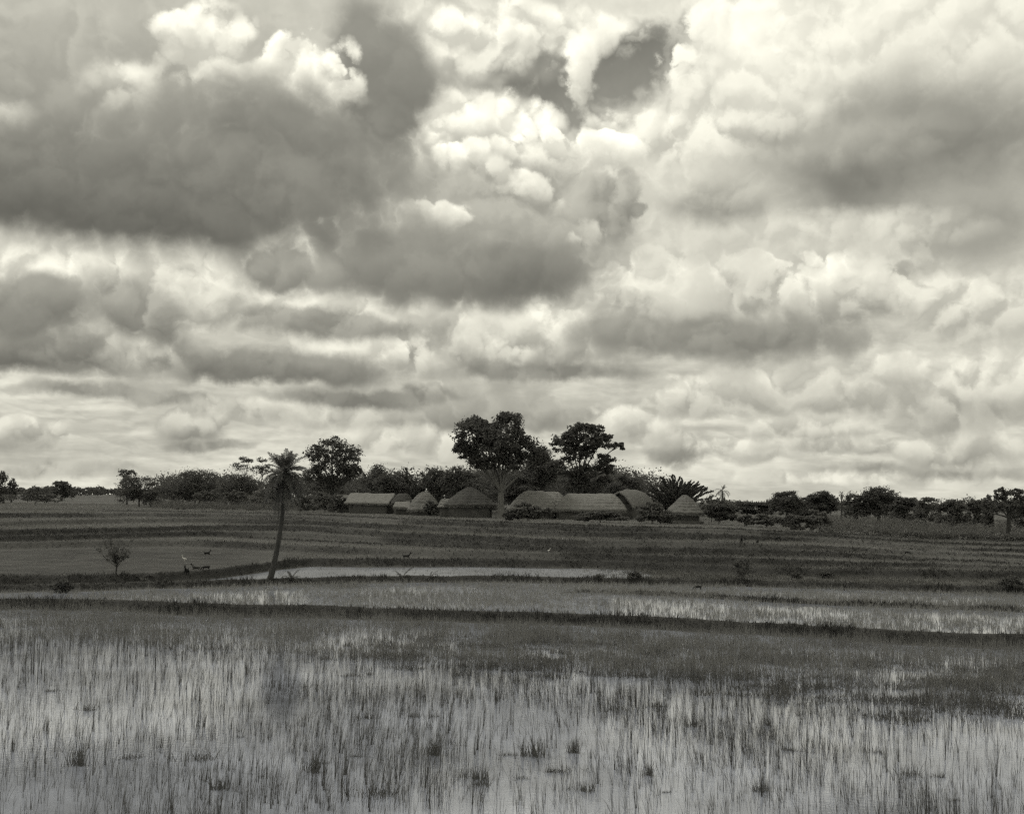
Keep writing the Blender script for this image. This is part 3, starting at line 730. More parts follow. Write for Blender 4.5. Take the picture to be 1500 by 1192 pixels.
# the two great trees over the huts
tree('spreading_tree', 'tall spreading tree with pale forked trunk standing between the thatched huts', 'tree', 737, 166,
     [(690, 636, 26, 24), (676, 660, 15, 18), (700, 622, 15, 13), (742, 621, 21, 20), (757, 640, 15, 15), (728, 650, 30, 26), (770, 664, 24, 24), (790, 672, 14, 18),
      (702, 680, 22, 13), (740, 681, 26, 14), (688, 666, 16, 15), (715, 655, 26, 22), (745, 664, 24, 20), (722, 632, 14, 12)], leaf=0.40, n=14500, per=17, rel=0.42, tr=0.46, fork=0.24, m=0, bark=BARK, stems=1)
tree('broad_tree', 'open-crowned broadleaf tree with gaps of sky, behind the longest thatched roof', 'tree', 845, 186,
     [(848, 634, 28, 16), (880, 650, 22, 16), (903, 654, 11, 8), (822, 655, 20, 18), (850, 668, 26, 18), (885, 676, 16, 14), (815, 690, 20, 16), (840, 700, 22, 15), (893, 690, 7, 12), (866, 694, 24, 15), (888, 706, 14, 10), (850, 714, 28, 12), (866, 652, 22, 16), (836, 646, 18, 15), (868, 630, 16, 12)],
     leaf=0.46, n=8600, per=16, rel=0.31, tr=0.34, fork=0.36, m=0)
tree('dense_tree', 'dense round-headed tree right behind the gabled hut and the lone date palm', 'tree', 486, 212,
     [(487, 657, 22, 18), (465, 668, 18, 18), (508, 668, 20, 18), (486, 686, 34, 22), (460, 698, 18, 20), (505, 700, 26, 20), (480, 715, 30, 18), (520, 692, 12, 12)],
     leaf=0.42, n=6500, per=14, rel=0.40, tr=0.4, fork=0.3, m=0)
T = [  # label, px, D, lobes, options
 ('dark evergreen filling the gap between the forked tree and the open-crowned tree', 790, 196, auto(790, 652, 34, 752, 7), dict(n=4200, m=0, tr=.3)),
 ('dark bushy tree behind the cone-roofed hut with a side wing', 672, 196, auto(674, 682, 34, 752, 7), dict(n=3800, m=0, tr=.25)),
 ('low dark tree rising behind the two overlapping thatch roofs', 760, 192, auto(752, 690, 40, 754, 6), dict(n=3600, m=0, tr=.25)),
 ('dark tree behind the ridge of the longest thatched roof', 862, 200, auto(862, 694, 42, 750, 6), dict(n=3200, m=0, tr=.22)),
 ('round fine-leaved tree behind the steep curved gable roof', 916, 190, auto(916, 692, 29, 752, 7), dict(n=3600, m=1, tr=.2, leaf=.3)),
 ('loose tree with ragged top next to the dense round-headed tree', 548, 232, auto(552, 676, 22, 745, 5), dict(n=1800, m=1, tr=.14)),
 ('dark tree behind the round hut with patched dome roof', 640, 210, auto(640, 686, 26, 748, 6), dict(n=2600, m=0, tr=.2)),
 ('small dark tree behind the gabled hut with the square window', 575, 226, auto(575, 690, 24, 748, 6), dict(n=2400, m=0, tr=.2)),
 ('wide bushy tree with pale undergrowth at its foot, beside the round open tree', 288, 270, auto(286, 684, 50, 746, 9, low=.05), dict(n=5200, m=1, tr=.25, stems=2)),
 ('round open tree with thin leaning stems on the field edge', 204, 262, auto(204, 697, 34, 742, 8, low=.12), dict(n=3600, m=0, tr=.14, stems=3, leaf=.32, fork=.28)),
 ('dark top-heavy tree poking up behind the round open tree', 186, 300, [(180, 694, 9, 8), (191, 694, 9, 7), (184, 704, 8, 9), (182, 718, 9, 12)], dict(n=1100, m=0, tr=.2)),
 ('short dark tree beside the round open tree', 221, 258, auto(221, 716, 15, 745, 5), dict(n=1300, m=0, tr=.14)),
 ('grey-green bushy tree between the wide bushy tree and the date palm', 350, 262, auto(352, 692, 34, 746, 7, low=.02), dict(n=3400, m=1, tr=.2)),
 ('flat-topped little tree on a bare stem above the undergrowth', 358, 300, [(358, 674, 9, 5), (364, 676, 7, 4), (352, 686, 14, 8)], dict(n=620, m=0, tr=.14, fork=.6)),
 ('small tree with a tight tuft of leaves close behind the palm crown', 384, 300, [(384, 675, 8, 5), (378, 690, 14, 9), (390, 688, 10, 8)], dict(n=700, m=0, tr=.14, fork=.6)),
 ('compact dark round tree alone in the open field', 90, 420, auto(90, 702, 17, 729, 7, low=.02), dict(n=2200, m=0, tr=.35, leaf=.6)),
 ('narrow dark tree standing at the edge of the grey thicket', 17, 330, auto(17, 701, 9, 733, 5), dict(n=900, m=0, tr=.2, leaf=.45)),
 ('drooping tree leaning out over the open field, its crown hanging low', -4, 300, [(0, 697, 8, 9), (6, 703, 6, 9), (-10, 700, 12, 12), (-6, 715, 10, 10)], dict(n=900, m=0, tr=.2, leaf=.5)),
 # right-hand wood
 ('smooth round-topped tree in the wood beyond the scrub', 1153, 235, auto(1153, 719, 26, 752, 8, low=.02), dict(n=3600, m=1, tr=.22)),
 ('second dome-shaped tree in the wood, next to the little tufted palms', 1207, 240, auto(1206, 717, 24, 752, 8, low=.02), dict(n=3600, m=0, tr=.22)),
 ('widest and tallest tree of the wood beyond the scrub', 1288, 235, auto(1288, 711, 36, 752, 10, low=.02), dict(n=5200, m=0, tr=.3)),
 ('darker tree leaning into the widest tree of the wood', 1255, 236, auto(1256, 722, 20, 752, 6, low=.02), dict(n=2000, m=0, tr=.2)),
 ('low rounded tree on the edge of the wood below the widest one', 1325, 226, auto(1325, 726, 22, 754, 6, low=.02), dict(n=2200, m=0, tr=.2)),
 ('flat layered tree at the thin end of the wood', 1357, 220, [(1357, 732, 14, 4), (1350, 740, 14, 7), (1364, 744, 14, 7)], dict(n=1200, m=1, tr=.16)),
 ('rounded pale tree with a slanting dark cleft in its crown', 1395, 200, auto(1395, 730, 21, 760, 7, low=.02), dict(n=2600, m=1, tr=.2)),
 ('thin-topped tree beside the pale rounded tree', 1428, 205, auto(1430, 729, 16, 758, 6, low=.02), dict(n=1700, m=1, tr=.18)),
 ('upright narrow tree between the thin-topped tree and the old tree with bare trunk', 1450, 190, auto(1447, 724, 10, 762, 5, low=.02), dict(n=1100, m=1, tr=.16)),
 ('dark tree in the shade behind the old tree with bare trunk', 1505, 180, auto(1505, 722, 28, 762, 8, low=.02), dict(n=2600, m=0, tr=.22)),
 ('small tree at the village end of the wood', 1122, 250, auto(1120, 733, 18, 752, 6, low=.02), dict(n=1700, m=0, tr=.2)),
 ('low dark tree between the slim far-off palm and the wood', 1095, 250, auto(1092, 734, 20, 752, 6, low=.02), dict(n=1700, m=0, tr=.2)),
 ('low tree filling the dip between the two dome-shaped trees', 1180, 244, auto(1180, 728, 20, 752, 6, low=.02), dict(n=1900, m=0, tr=.2)),
]
for lab, px, D, lobes, kw in T:
    kw = dict(leaf=0.36, rel=0.52) | kw; kw['n'] = int(kw['n'] * 1.15)
    if px > 1080 or px < 420 and px not in (358, 384, 186) or kw.pop('skirt', False):          # foliage down to the ground
        b_ = foot(px, D); yb = hor(px) + (H - b_.z) * F / D; tp = min(q[1] - q[3] for q in lobes); x0 = min(q[0] - q[2] for q in lobes); x1 = max(q[0] + q[2] for q in lobes)
        for f in (.2, .5, .8): lobes.append((x0 + (x1 - x0) * f, yb - .26 * (yb - tp), (x1 - x0) * .24, .27 * (yb - tp)))
        kw['n'] = int(kw['n'] * 1.35)
    tree('broadleaf_tree', lab, 'tree', px, D, lobes, group='trees around the village', **kw)
tree('old_tree', 'old tree with dark bare trunk and flared foot standing beyond the last terraces', 'tree', 1478, place(1478, 791).y,
     [(1478, 728, 16, 14), (1462, 738, 14, 13), (1496, 736, 16, 14), (1478, 746, 24, 12), (1468, 722, 9, 8), (1490, 722, 9, 8), (1510, 742, 12, 12), (1456, 752, 8, 8)],
     leaf=0.20, n=5200, per=16, rel=0.34, tr=0.24, fork=0.42, m=0, bark=BARK_D)

rng = np.random.default_rng(31)
# small tufted palms over the wood
def frond_mesh(name, L, droop, nl, wid, rise, leaflet=0.35, m=None):
    """feather leaf along +X from the origin: arched rachis with leaflets on both sides"""
    t = np.linspace(0, 1, 12); a0 = rise
    x = [0.0]; z = [0.0]; 
    for i in range(1, 12):
        an = a0 - droop * (t[i] ** 1.3); x.append(x[-1] + math.cos(an) * L / 11); z.append(z[-1] + math.sin(an) * L / 11)
    pts = np.stack([x, np.zeros(12), z], -1)
    g = Geo(); g.tube(pts, np.linspace(0.022, 0.006, 12) * (L / 2) ** 0.5, 4)
    for sgn in (-1, 1):
        u = np.linspace(0.12, 0.99, nl); i = u * 11; k = np.minimum(i.astype(int), 10); f = (i - k)[:, None]
        p = pts[k] * (1 - f) + pts[k + 1] * f; tg = pts[k + 1] - pts[k]; tg /= np.linalg.norm(tg, axis=1, keepdims=True)
        ln = (leaflet * np.sin(np.pi * (0.12 + 0.80 * u)) * rng.uniform(.8, 1.15, nl))[:, None]
        d = tg * 0.62 + np.array([0, sgn * 0.75, 0]) + np.array([0, 0, 0.22]) + rng.normal(0, .10, (nl, 3)); d /= np.linalg.norm(d, axis=1, keepdims=True)
        tip = p + d * ln - np.array([0, 0, 1]) * ln * 0.30
        mid = p + d * ln * 0.55
        V = np.stack([p - tg * wid * .5, p + tg * wid * .5, mid + tg * wid * .7, tip, mid - tg * wid * .7], 1).reshape(-1, 3); b = np.arange(nl)[:, None] * 5
        g.add(V, tri=np.concatenate([b + 4, b + 2, b + 3], 1), quad=np.concatenate([b, b + 1, b + 2, b + 4], 1))
    return g.mesh(name)
def palm(name, label, px, D, crown_px, base_px, nf, L, tr, mats, lean, group=None, fr=None):
    base = foot(base_px[0], D); s = D / F
    root = thing(name, label, 'palm tree', base, group=group)
    top = np.array([at(crown_px[0], D) - base.x, 0, H - (crown_px[1] - hor(crown_px[0])) * s - base.z])
    pts = bez((0, 0, -0.1), top, lean, 26)
    th = np.linspace(0, 1, 26)
    rad = tr * (1.25 - 0.45 * th + 0.35 * np.exp(-th * 9)) * (1 + 0.07 * np.cos(np.arange(26) * np.pi))
    g = Geo(); g.tube(pts, rad, 12)
    obj('trunk', g.mesh(name + '_trunk', False), mats[0], root)
    for i in range(nf):
        u = (i + rng.uniform(0, 1)) / nf; az = i * 2.39996 + rng.uniform(-.35, .35)
        k = min(int(u ** 1.3 * len(fr)), len(fr) - 1)
        f = obj('frond', fr[k], mats[1], root)
        f.location = Vector(top) + Vector((0, 0, 0.14 - 0.30 * u))
        f.rotation_euler = (rng.uniform(-.45, .45), rng.uniform(-.25, .25), az); sc_ = L * rng.uniform(.72, 1.12) * (.85 + .35 * u); f.scale = (sc_,) * 3
    return root
FR = [frond_mesh('palm_frond', 0.8 + 0.2 * min(i, 6) / 6, dr, 26, 0.018, ri, .22 if ri > -.1 else .13) for i, (ri, dr) in enumerate(
      ((1.4, .4), (1.1, .8), (.8, 1.3), (.5, 1.6), (.25, 1.8), (0, 1.7), (-.2, 1.5), (-.35, 1.3), (-.5, 1.05), (-.65, .9), (-.8, .7)))]
palm('date_palm', 'lone date palm with leaning trunk and shaggy drooping crown on the field bank', 398, float(lineY(2, 397)) + 0.95, (416, 694), (397, 850), 88, 2.0, 0.135, (BARK_D, LEAF[0]), (0.48, 0, 0.3), fr=FR)
palm('distant_palm', 'slim far-off palm with a small feathery head, beyond the big dark shrub', 1058, 205, (1058, 719), (1058, 747), 13, 1.75, 0.13, (BARK_D, LEAF[0]), (0.05, 0, 0), fr=FR[1:7])
for i, (px_, py_) in enumerate(((1233, 724), (1245, 722), (1252, 724))):
    palm('tufted_palm', 'little round-headed palm sticking up above the wood beyond the scrub', px_, 262, (px_, py_), (px_, 750), 16, 1.15, 0.16, (BARK_D, LEAF[0]), (0, 0, 0), group='small palms over the wood', fr=FR[1:9])
palm('tufted_palm', 'stunted palm on the skyline between the slim far-off palm and the wood', 1093, 300, (1093, 735), (1093, 747), 12, 1.2, 0.16, (BARK_D, LEAF[0]), (0, 0, 0), fr=FR[1:9])

# young palms without trunks on the bank
YP = [('stemless young palm spreading its fronds beside the twiggy sapling', 207, 851, 9, 0.95), ('stemless young palm at the foot of the lone date palm', 428, 850, 14, 1.0),
      ('larger of two stemless young palms at the edge of the bright wet field', 590, 849, 9, 1.15), ('smaller of two stemless young palms at the edge of the bright wet field', 632, 848, 6, 0.8),
      ('thin stemless palm seedling between the sapling and the goats', 240, 854, 4, 0.7)]
for lab, px_, py_, nf, L_ in YP:
    r = thing('young_palm', lab, 'palm', place(px_, py_), group='young palms on the bank')
    for i in range(nf):
        f = obj('frond', FR[1 + i % 5], LEAF[0], r)
        f.location = (0, 0, 0.02); f.rotation_euler = (rng.uniform(-.2, .2), rng.uniform(-.3, .1), i * 2 * np.pi / nf + rng.uniform(-.4, .4)); f.scale = (L_ * rng.uniform(.8, 1.2),) * 3

rng = np.random.default_rng(33)
# bamboo clumps
def culm_meshes(k):
    out = []
    for i in range(k):
        n = 14; t = np.linspace(0, 1, n); bend = rng.uniform(.25, .8)
        pts = np.stack([bend * t ** 2.2 * 0.55, rng.normal(0, .01, n), t - 0.16 * bend * t ** 3], -1)
        g = Geo(); g.tube(pts, np.linspace(.0095, .002, n), 5)
        nl = 240; u = rng.uniform(0.30, 1.0, nl); j = np.minimum((u * (n - 1)).astype(int), n - 2); f = (u * (n - 1) - j)[:, None]
        P = pts[j] * (1 - f) + pts[j + 1] * f + rng.normal(0, 1, (nl, 3)) * np.array([.034, .034, .03]) * (1.15 - u)[:, None]
        V, q = leaves_np(P, np.full((nl, 3), .016), nl * 4, .032, up=0.2)
        lf = mesh_np('bamboo_leaves', V, q)
        out.append((g.mesh('culm', True), lf))
    return out
CULM = culm_meshes(4)
def bamboo(label, px, D, n, hgt, spread, m=1):
    r = thing('bamboo_clump', label, 'bamboo', foot(px, D))
    for i in range(n):
        az = i * 2.39996; me, lf = CULM[i % 4]
        c = obj('culm', me, BARK_D, r); c.location = (rng.normal(0, spread), rng.normal(0, spread), 0)
        c.rotation_euler = (rng.uniform(-.1, .1), rng.uniform(-.15, .6), az); sc_ = hgt * rng.uniform(.75, 1.1); c.scale = (sc_,) * 3
        obj('foliage', lf, LEAF[m], c)
    return r
bamboo('feathery bamboo clump spraying out behind the small cone-roofed hut', 990, 176, 110, 6.2, .7)
bamboo('bamboo plumes rising behind the round hut with patched dome roof', 608, 228, 20, 8.2, .7, m=1)
bamboo('thin bamboo plumes between the gabled hut and the dense round-headed tree', 545, 238, 8, 7.6, .5, m=1)
bamboo('bamboo plumes close to the forked tree', 645, 224, 12, 7.6, .6, m=1)

rng = np.random.default_rng(35)
# shrubs
SH = [  # label, px, D, (cx, top, hw, base), leaf count, tone
 ('rounded dark shrub against the wall below the two overlapping thatch roofs', 775, 146, (776, 735, 34, 766), 3000, 1),
 ('low shrub at the foot of the forked tree', 748, 148, (748, 750, 16, 766), 800, 0),
 ('long low hedge in front of the longest thatched hut', 880, 143, (880, 748, 42, 769), 3200, 1),
 ('arching pale shrub between the curved gable roof and the small cone-roofed hut', 955, 138, (957, 734, 30, 773), 3600, 2),
 ('dark shrub in the shade of the arching pale shrub', 978, 137, (976, 750, 14, 774), 1000, 0),
 ('big dark shrub beside the small cone-roofed hut', 1055, 140, (1055, 735, 28, 775), 3000, 0),
 ('pale leafy bush behind the big dark shrub', 1045, 156, (1045, 722, 26, 760), 2000, 2),
 ('dark pointed shrub beyond the big dark shrub', 1092, 138, (1092, 752, 13, 776), 900, 0),
 ('grey feathery shrub at the village end of the scrub', 1122, 138, (1122, 752, 22, 778), 1500, 2),
 ('mounded dark shrub with pale crest beside the scrub', 1160, 134, (1160, 752, 32, 780), 2400, 1),
 ('tall pale feathery bush at the edge of the scrub', 1200, 134, (1200, 747, 24, 781), 2200, 3),
 ('leafy bush in front of the round hut with patched dome roof', 632, 176, (634, 733, 17, 757), 1500, 1),
 ('small pale bush between the gabled hut and the round hut', 592, 190, (592, 738, 12, 752), 700, 2),
 ('pale flowering shrub below the dense round-headed tree', 475, 200, (473, 718, 18, 752), 1600, 2),
 ('dark shrub under the dense round-headed tree', 450, 205, (448, 726, 18, 750), 1200, 0),
 ('mixed pale shrub beside the gabled hut', 500, 202, (498, 724, 16, 752), 1500, 1),
 ('pale bushes behind the trunk of the lone date palm', 395, 238, (392, 716, 32, 745), 2200, 3),
 ('speckled shrub between the wide bushy tree and the palm trunk', 345, 248, (345, 716, 24, 745), 1600, 2),
 ('pale shrub under the wide bushy tree', 312, 256, (304, 714, 20, 744), 1500, 2),
 ('grey thicket spreading in the open field', 50, 280, (52, 713, 44, 736), 2600, 1),
 ('round dark bush beside the narrow dark tree', 0, 285, (0, 726, 10, 736), 500, 0),
 ('dark clump of brush on the near bank', 92, -870, (92, 849, 18, 871), 1500, 0),
 ('faint wispy bush on the rough grass above the goat', 1090, -849, (1090, 815, 20, 850), 700, 1),
 ('small dark bush on the rough grass next to the wispy bush', 1168, -849, (1168, 838, 11, 849), 420, 0),
 ('dark low bush farther along the rough grass', 1210, -847, (1211, 837, 14, 847), 480, 0),
 ('dark bush on the bank below the old tree with bare trunk', 1482, -866, (1481, 843, 20, 866), 1300, 0),
 ('dark tuft of brush at the end of the bright wet field', 930, -848, (930, 837, 12, 848), 420, 0),
 ('small round weed bush on the bank before the wet field', 876, -852, (876, 841, 8, 852), 300, 0),
]
for lab, px_, D, (cx_, tp, hw, bs_), n, m_ in SH:
    if D < 0: D = place(px_, -D).y
    lf = 0.30 if D > 120 else 0.13
    if D > 235: lf = 0.4
    b = foot(px_, D); yb = hor(px_) + (H - b.z) * F / D
    tree('shrub', lab, 'shrub', px_, D, auto(cx_, tp, hw, max(yb, tp + 8), 7, low=-0.05), leaf=lf, n=n, per=10 if D > 120 else 24, rel=0.40, tr=0.05 if D > 120 else 0.025, fork=0.12, m=m_, stems=2, twigs=(D < 100), group='shrubs', depth=0.4)

# twiggy sapling
def sapling():
    b = place(172, 851); D = b.y; s = D / F
    r = thing('sapling', 'thin twiggy sapling with sparse leaves alone on the bare dark field', 'tree', b)
    g = Geo(); tips = []
    fork = np.array([.02, 0, .95])
    g.tube(bez((0, 0, -.1), fork, (-.05, 0, 0), 8), np.linspace(.06, .035, 8), 7, cap=False)
    for i in range(15):
        a = rng.uniform(0, 2 * np.pi); sp = rng.uniform(.25, 1.2); hz = rng.uniform(1.4, 2.75)
        e = np.array([math.cos(a) * sp * 1.05, math.sin(a) * sp * .9, hz])
        p = bez(fork * np.array([1, 1, rng.uniform(.8, 1.15)]), e, (math.cos(a) * .12, math.sin(a) * .12, -.1), 8)
        g.tube(p, np.linspace(.022, .004, 8), 5); tips.append(p[4:])
        for j in range(5):
            q = p[rng.integers(3, 8)]; d = rng.normal(0, .2, 3) + np.array([0, 0, .22]); pp = bez(q, q + d, rng.normal(0, .03, 3), 5)
            g.tube(pp, np.linspace(.007, .002, 5), 3); tips.append(pp)
    obj('trunk', g.mesh('sapling_trunk', True), BARK_D, r)
    C_ = np.concatenate(tips); V, q = leaves_np(C_, np.full((len(C_), 3), .14), 2400, .085)
    obj('crown', mesh_np('sapling_crown', V, q), LEAF[0], r)
sapling()

# scrub and far woods: masses nobody could count
def mass(name, label, cat, C_, R_, n, leaf, m):
    V, q = leaves_np(np.array(C_), np.array(R_), n, leaf, far=0.92)
    tag(obj(name, mesh_np(name, V, q), LEAF[m]), label, cat, kind='stuff')
def scrub(lab, p0, p1, D0, D1, k, hgt, n, m):
    px = rng.uniform(p0, p1, k); D = np.maximum(rng.uniform(D0, D1, k), lineY(9, px) + 1.5); X = at(px, D); z = terrain(X, D)
    hh = hgt * rng.uniform(.3, 1.2, k) * (0.4 + fbm(X * .12, D * .12, 5, 2))
    mass('scrub', lab, 'scrub', np.stack([X, D, z + hh * .45], -1), np.stack([hh * 1.5, hh * 1.3, hh * .6], -1), n, .24, m)
scrub('low tangled scrub covering the ground before the wood', 1205, 1900, 114, 225, 900, 1.5, 52000, 1)
scrub('thin undergrowth along the field edge beneath the wide bushy tree', 225, 520, 212, 275, 260, 2.3, 22000, 1)
def far_wood(lab, p0, p1, D, top0, top1, k, n, m):
    px = np.sort(rng.uniform(p0, p1, k)); Dv = D * rng.uniform(.92, 1.08, k); X = at(px, Dv)
    tp = rng.uniform(top0, top1, k) ; hz = H - (tp - hor(px)) * Dv / F - 2.9; hz = np.maximum(hz, 3)
    lobes = [((x, d, 2.9 + z * .48), (z * .62, z * .6, z * .52)) for x, d, z in zip(X, Dv, hz)]
    C_, R_ = crown_clumps(lobes, 16 / (D / 240.) , .42)
    mass('far_wood', lab, 'wood', C_, R_, int(n * 1.2), D / 500., m)
far_wood('distant line of trees along the horizon beyond the open field', -700, 260, 1150, 711, 718, 300, 16000, 0)
far_wood('distant dark trees between the village and the wood', 1040, 1190, 330, 735, 741, 34, 2600, 0)
far_wood('distant tree line behind the wood', 1130, 2300, 300, 727, 740, 240, 30000, 0)
far_wood('dark background trees closing the gaps behind the huts', 500, 960, 246, 680, 702, 110, 36000, 0)
far_wood('dark mass of foliage between and below the two tallest trees', 690, 890, 214, 668, 694, 40, 16000, 0)
far_wood('dark thicket closing the gap between the wide bushy tree and the dense round-headed tree', 240, 520, 290, 690, 708, 60, 20000, 0)

# ------------------------------------------------------------------ huts
def sup(u, a, b, p):
    c, s_ = np.cos(u), np.sin(u)
    return np.stack([a * np.sign(c) * np.abs(c) ** (2 / p), b * np.sign(s_) * np.abs(s_) ** (2 / p)], -1)
def hip_roof(a, b, rl, h, z0, q=1.5, p=2.6, thick=.28, courses=7, seed=0, sag=.06):
    n, m = 96, 29
    u = np.arange(n) * 2 * np.pi / n; E = sup(u, a, b, p); Rg = np.stack([np.clip(E[:, 0] / a, -1, 1) * rl, E[:, 1] * 0.02], -1)
    V = []
    for i in range(m):
        s_ = i / (m - 1)
        xy = E * (1 - s_) + Rg * s_; z = z0 + h * (1 - (1 - s_) ** q)
        stp = 0.09 * (1 - ((s_ * courses) % 1.0)) * (s_ < .97)
        nz_ = (fbm(u * 6 + seed, np.full(n, s_ * 5.0), seed, 3) - .5) * .24 + (fbm(u * 22 + seed, np.full(n, s_ * 9.0), seed + 3, 2) - .5) * .06
        d = xy / (np.linalg.norm(xy, axis=1, keepdims=True) + 1e-6)
        xy = xy + d * (stp + nz_[:, None] * (1 - .5 * s_))
        zz = z + nz_ * .6 - sag * (1 - s_) * fbm(u * 1.3 + seed, u * 0 + 2.2, seed + 9, 2) * 3
        V.append(np.column_stack([xy, np.broadcast_to(zz, (n,))]))
    low = V[0].copy(); low[:, 2] -= thick * (0.8 + .5 * vnoise(u * 9, u * 0, seed)); low[:, :2] *= .985
    inn = low.copy(); inn[:, :2] *= .80; inn[:, 2] += thick * 1.0
    V = [inn, low] + V
    V = np.array(V); M_ = len(V); i = np.arange(M_ - 1)[:, None] * n; j = np.arange(n)[None]; k = (j + 1) % n
    qd = np.stack([i + j, i + k, i + n + k, i + n + j], -1).reshape(-1, 4)
    return smooth(mesh_np('thatch_roof', V.reshape(-1, 3), qd)), low
def fringe(ring, n, ln=.28):
    m = len(ring); i = rng.uniform(0, m, n); k = i.astype(int); f = (i - k)[:, None]
    P = ring[k] * (1 - f) + ring[(k + 1) % m] * f + np.array([0, 0, .12])
    d = P[:, :2] - ring[:, :2].mean(0); d /= np.linalg.norm(d, axis=1, keepdims=True)
    az = np.arctan2(d[:, 1], d[:, 0])
    V, t, q = blades(P, np.full(n, ln) * rng.uniform(.5, 1.4, n), np.full(n, .035), np.full(n, .5), S=1, az=az)
    b = V.reshape(-1, 3, 3); b[:, 2, 2] = 2 * b[:, 0, 2] - b[:, 2, 2] - 0.02
    g = Geo(); g.add(b.reshape(-1, 3), tri=t); return g.mesh('eave_straw')
def ring_wall(a, b, h, p=3.0, holes=(), n=96, seed=0):
    """mud wall with door and window openings: holes = (angle0, angle1, z0, z1)"""
    zs = sorted(set([-.2, h] + [z for hh in holes for z in hh[2:]] + list(np.linspace(0.3, h, 6)[:-1])))
    us = np.sort(np.concatenate([np.arange(n) * 2 * np.pi / n] + [np.array([hh[0] % (2 * np.pi), hh[1] % (2 * np.pi)]) for hh in holes]))
    nn = len(us); E = sup(us, a, b, p); V = []
    for z in zs:
        bul = 1 + .025 * math.sin(math.pi * max(z, 0) / h) - .02 * z / h
        V.append(np.column_stack([E * bul * (1 + .015 * (fbm(us * 3, us * 0 + z, seed, 2) - .5))[:, None], np.full(nn, z)]))
    V = np.array(V); q = []
    for i in range(len(zs) - 1):
        zc = (zs[i] + zs[i + 1]) / 2
        for j in range(nn):
            uc = us[j] + ((us[(j + 1) % nn] - us[j]) % (2 * np.pi)) / 2
            if any(hh[2] < zc < hh[3] and ((uc - hh[0]) % (2 * np.pi)) < ((hh[1] - hh[0]) % (2 * np.pi)) for hh in holes): continue
            k = (j + 1) % nn; q.append((i * nn + j, i * nn + k, (i + 1) * nn + k, (i + 1) * nn + j))
    return smooth(mesh_np('wall', V.reshape(-1, 3), np.array(q)))
def solid(o, t=.28):
    md = o.modifiers.new('thickness', 'SOLIDIFY'); md.thickness = t; md.offset = -1.0; return o
def hut(label, px, D, rz, wall, roof, th, holes=(), extra=None, fr=1300, name='thatched_hut'):
    b = foot(px, D); b.z -= .03
    r = thing(name, label, 'hut', b, rz, group='thatched huts of the village')
    a_, b_, h_, p_ = wall
    solid(obj('wall', ring_wall(a_, b_, h_, p_, holes, seed=int(px)), MUD, r))
    me, low = hip_roof(seed=int(px) % 50, **roof)
    rf = obj('roof', me, THATCH[th], r)
    e = obj('eave_straw', fringe(low, fr), STRAW, rf); e['kind'] = 'stuff'
    return r
def bxmesh(x0, x1, y0, y1, z0, z1, name='box', jit=0.0):
    v = np.array([(x, y, z) for x in (x0, x1) for y in (y0, y1) for z in (z0, z1)], float)
    v += rng.normal(0, jit, v.shape) if jit else 0
    return mesh_np(name, v, np.array([(0, 1, 3, 2), (4, 6, 7, 5), (0, 4, 5, 1), (2, 3, 7, 6), (0, 2, 6, 4), (1, 5, 7, 3)]))
def post(parent, x, y, h, r=.07):
    g = Geo(); g.tube(bez((x, y, -.1), (x + rng.normal(0, .03), y, h), (rng.normal(0, .03), 0, 0), 6), r, 7); return obj('post', g.mesh('post', True), DARKWOOD, parent)

PI = math.pi
# cone-roofed hut with a side wing and a porch
h4 = hut('cone-roofed mud hut with a low side wing, beside the forked tree', 688, 171, .05, (3.05, 2.5, 2.05, 3.2), dict(a=3.65, b=3.1, rl=.25, h=2.35, z0=1.86, q=1.22, p=2.3), 2,
         holes=((-PI * .16, -PI * .08, 0, 1.6),))
w4 = obj('side_wing', ring_wall(1.1, 1.3, 1.75, 6.0, seed=3), MUD, h4); w4.location = (-3.0, .2, 0); solid(w4)
me_, lo_ = hip_roof(1.4, 1.6, .8, .95, 1.6, q=1.3, p=5, seed=12, thick=.2); wr = obj('wing_roof', me_, THATCH[1], h4); wr.location = (-2.95, .2, 0)
me_, lo_ = hip_roof(1.25, 1.5, .6, .7, 1.15, q=1.2, p=4, seed=14, thick=.18); pr = obj('porch_roof', me_, THATCH[2], h4); pr.location = (3.1, -.3, .25)
post(h4, 3.9, -1.4, 1.5); post(h4, 2.7, -1.6, 1.5)
# pair of overlapping roofs
hut('round-eaved thatched hut half hidden by a rounded shrub', 783, 168, 0, (2.95, 2.2, 1.75, 3.0), dict(a=3.55, b=2.8, rl=.9, h=2.35, z0=1.45, q=1.6, p=2.4), 1,
    holes=((-PI * .72, -PI * .64, 0, 1.35),))
hut('smaller thatched hut tucked behind the round-eaved one', 808, 176, 0, (2.1, 1.9, 1.8, 3.0), dict(a=2.65, b=2.5, rl=.8, h=2.1, z0=1.62, q=1.6, p=2.4), 1)
# longest hut
hut('longest thatched hut with a smooth rounded ridge and deep eave', 865, 166, -.04, (4.25, 2.4, 1.95, 4.0), dict(a=4.75, b=3.0, rl=2.75, h=2.0, z0=1.50, q=1.75, p=2.9), 1,
    holes=((-PI * .30, -PI * .20, .75, 1.45),), fr=2000)
# round hut with patched dome
hut('round hut with a patched dome roof beside the gabled hut', 622, 184, 0, (2.1, 2.1, 1.3, 2.0), dict(a=2.5, b=2.5, rl=.1, h=2.5, z0=1.0, q=1.75, p=2.0), 0, holes=((-PI * .40, -PI * .30, 0, 1.1),))
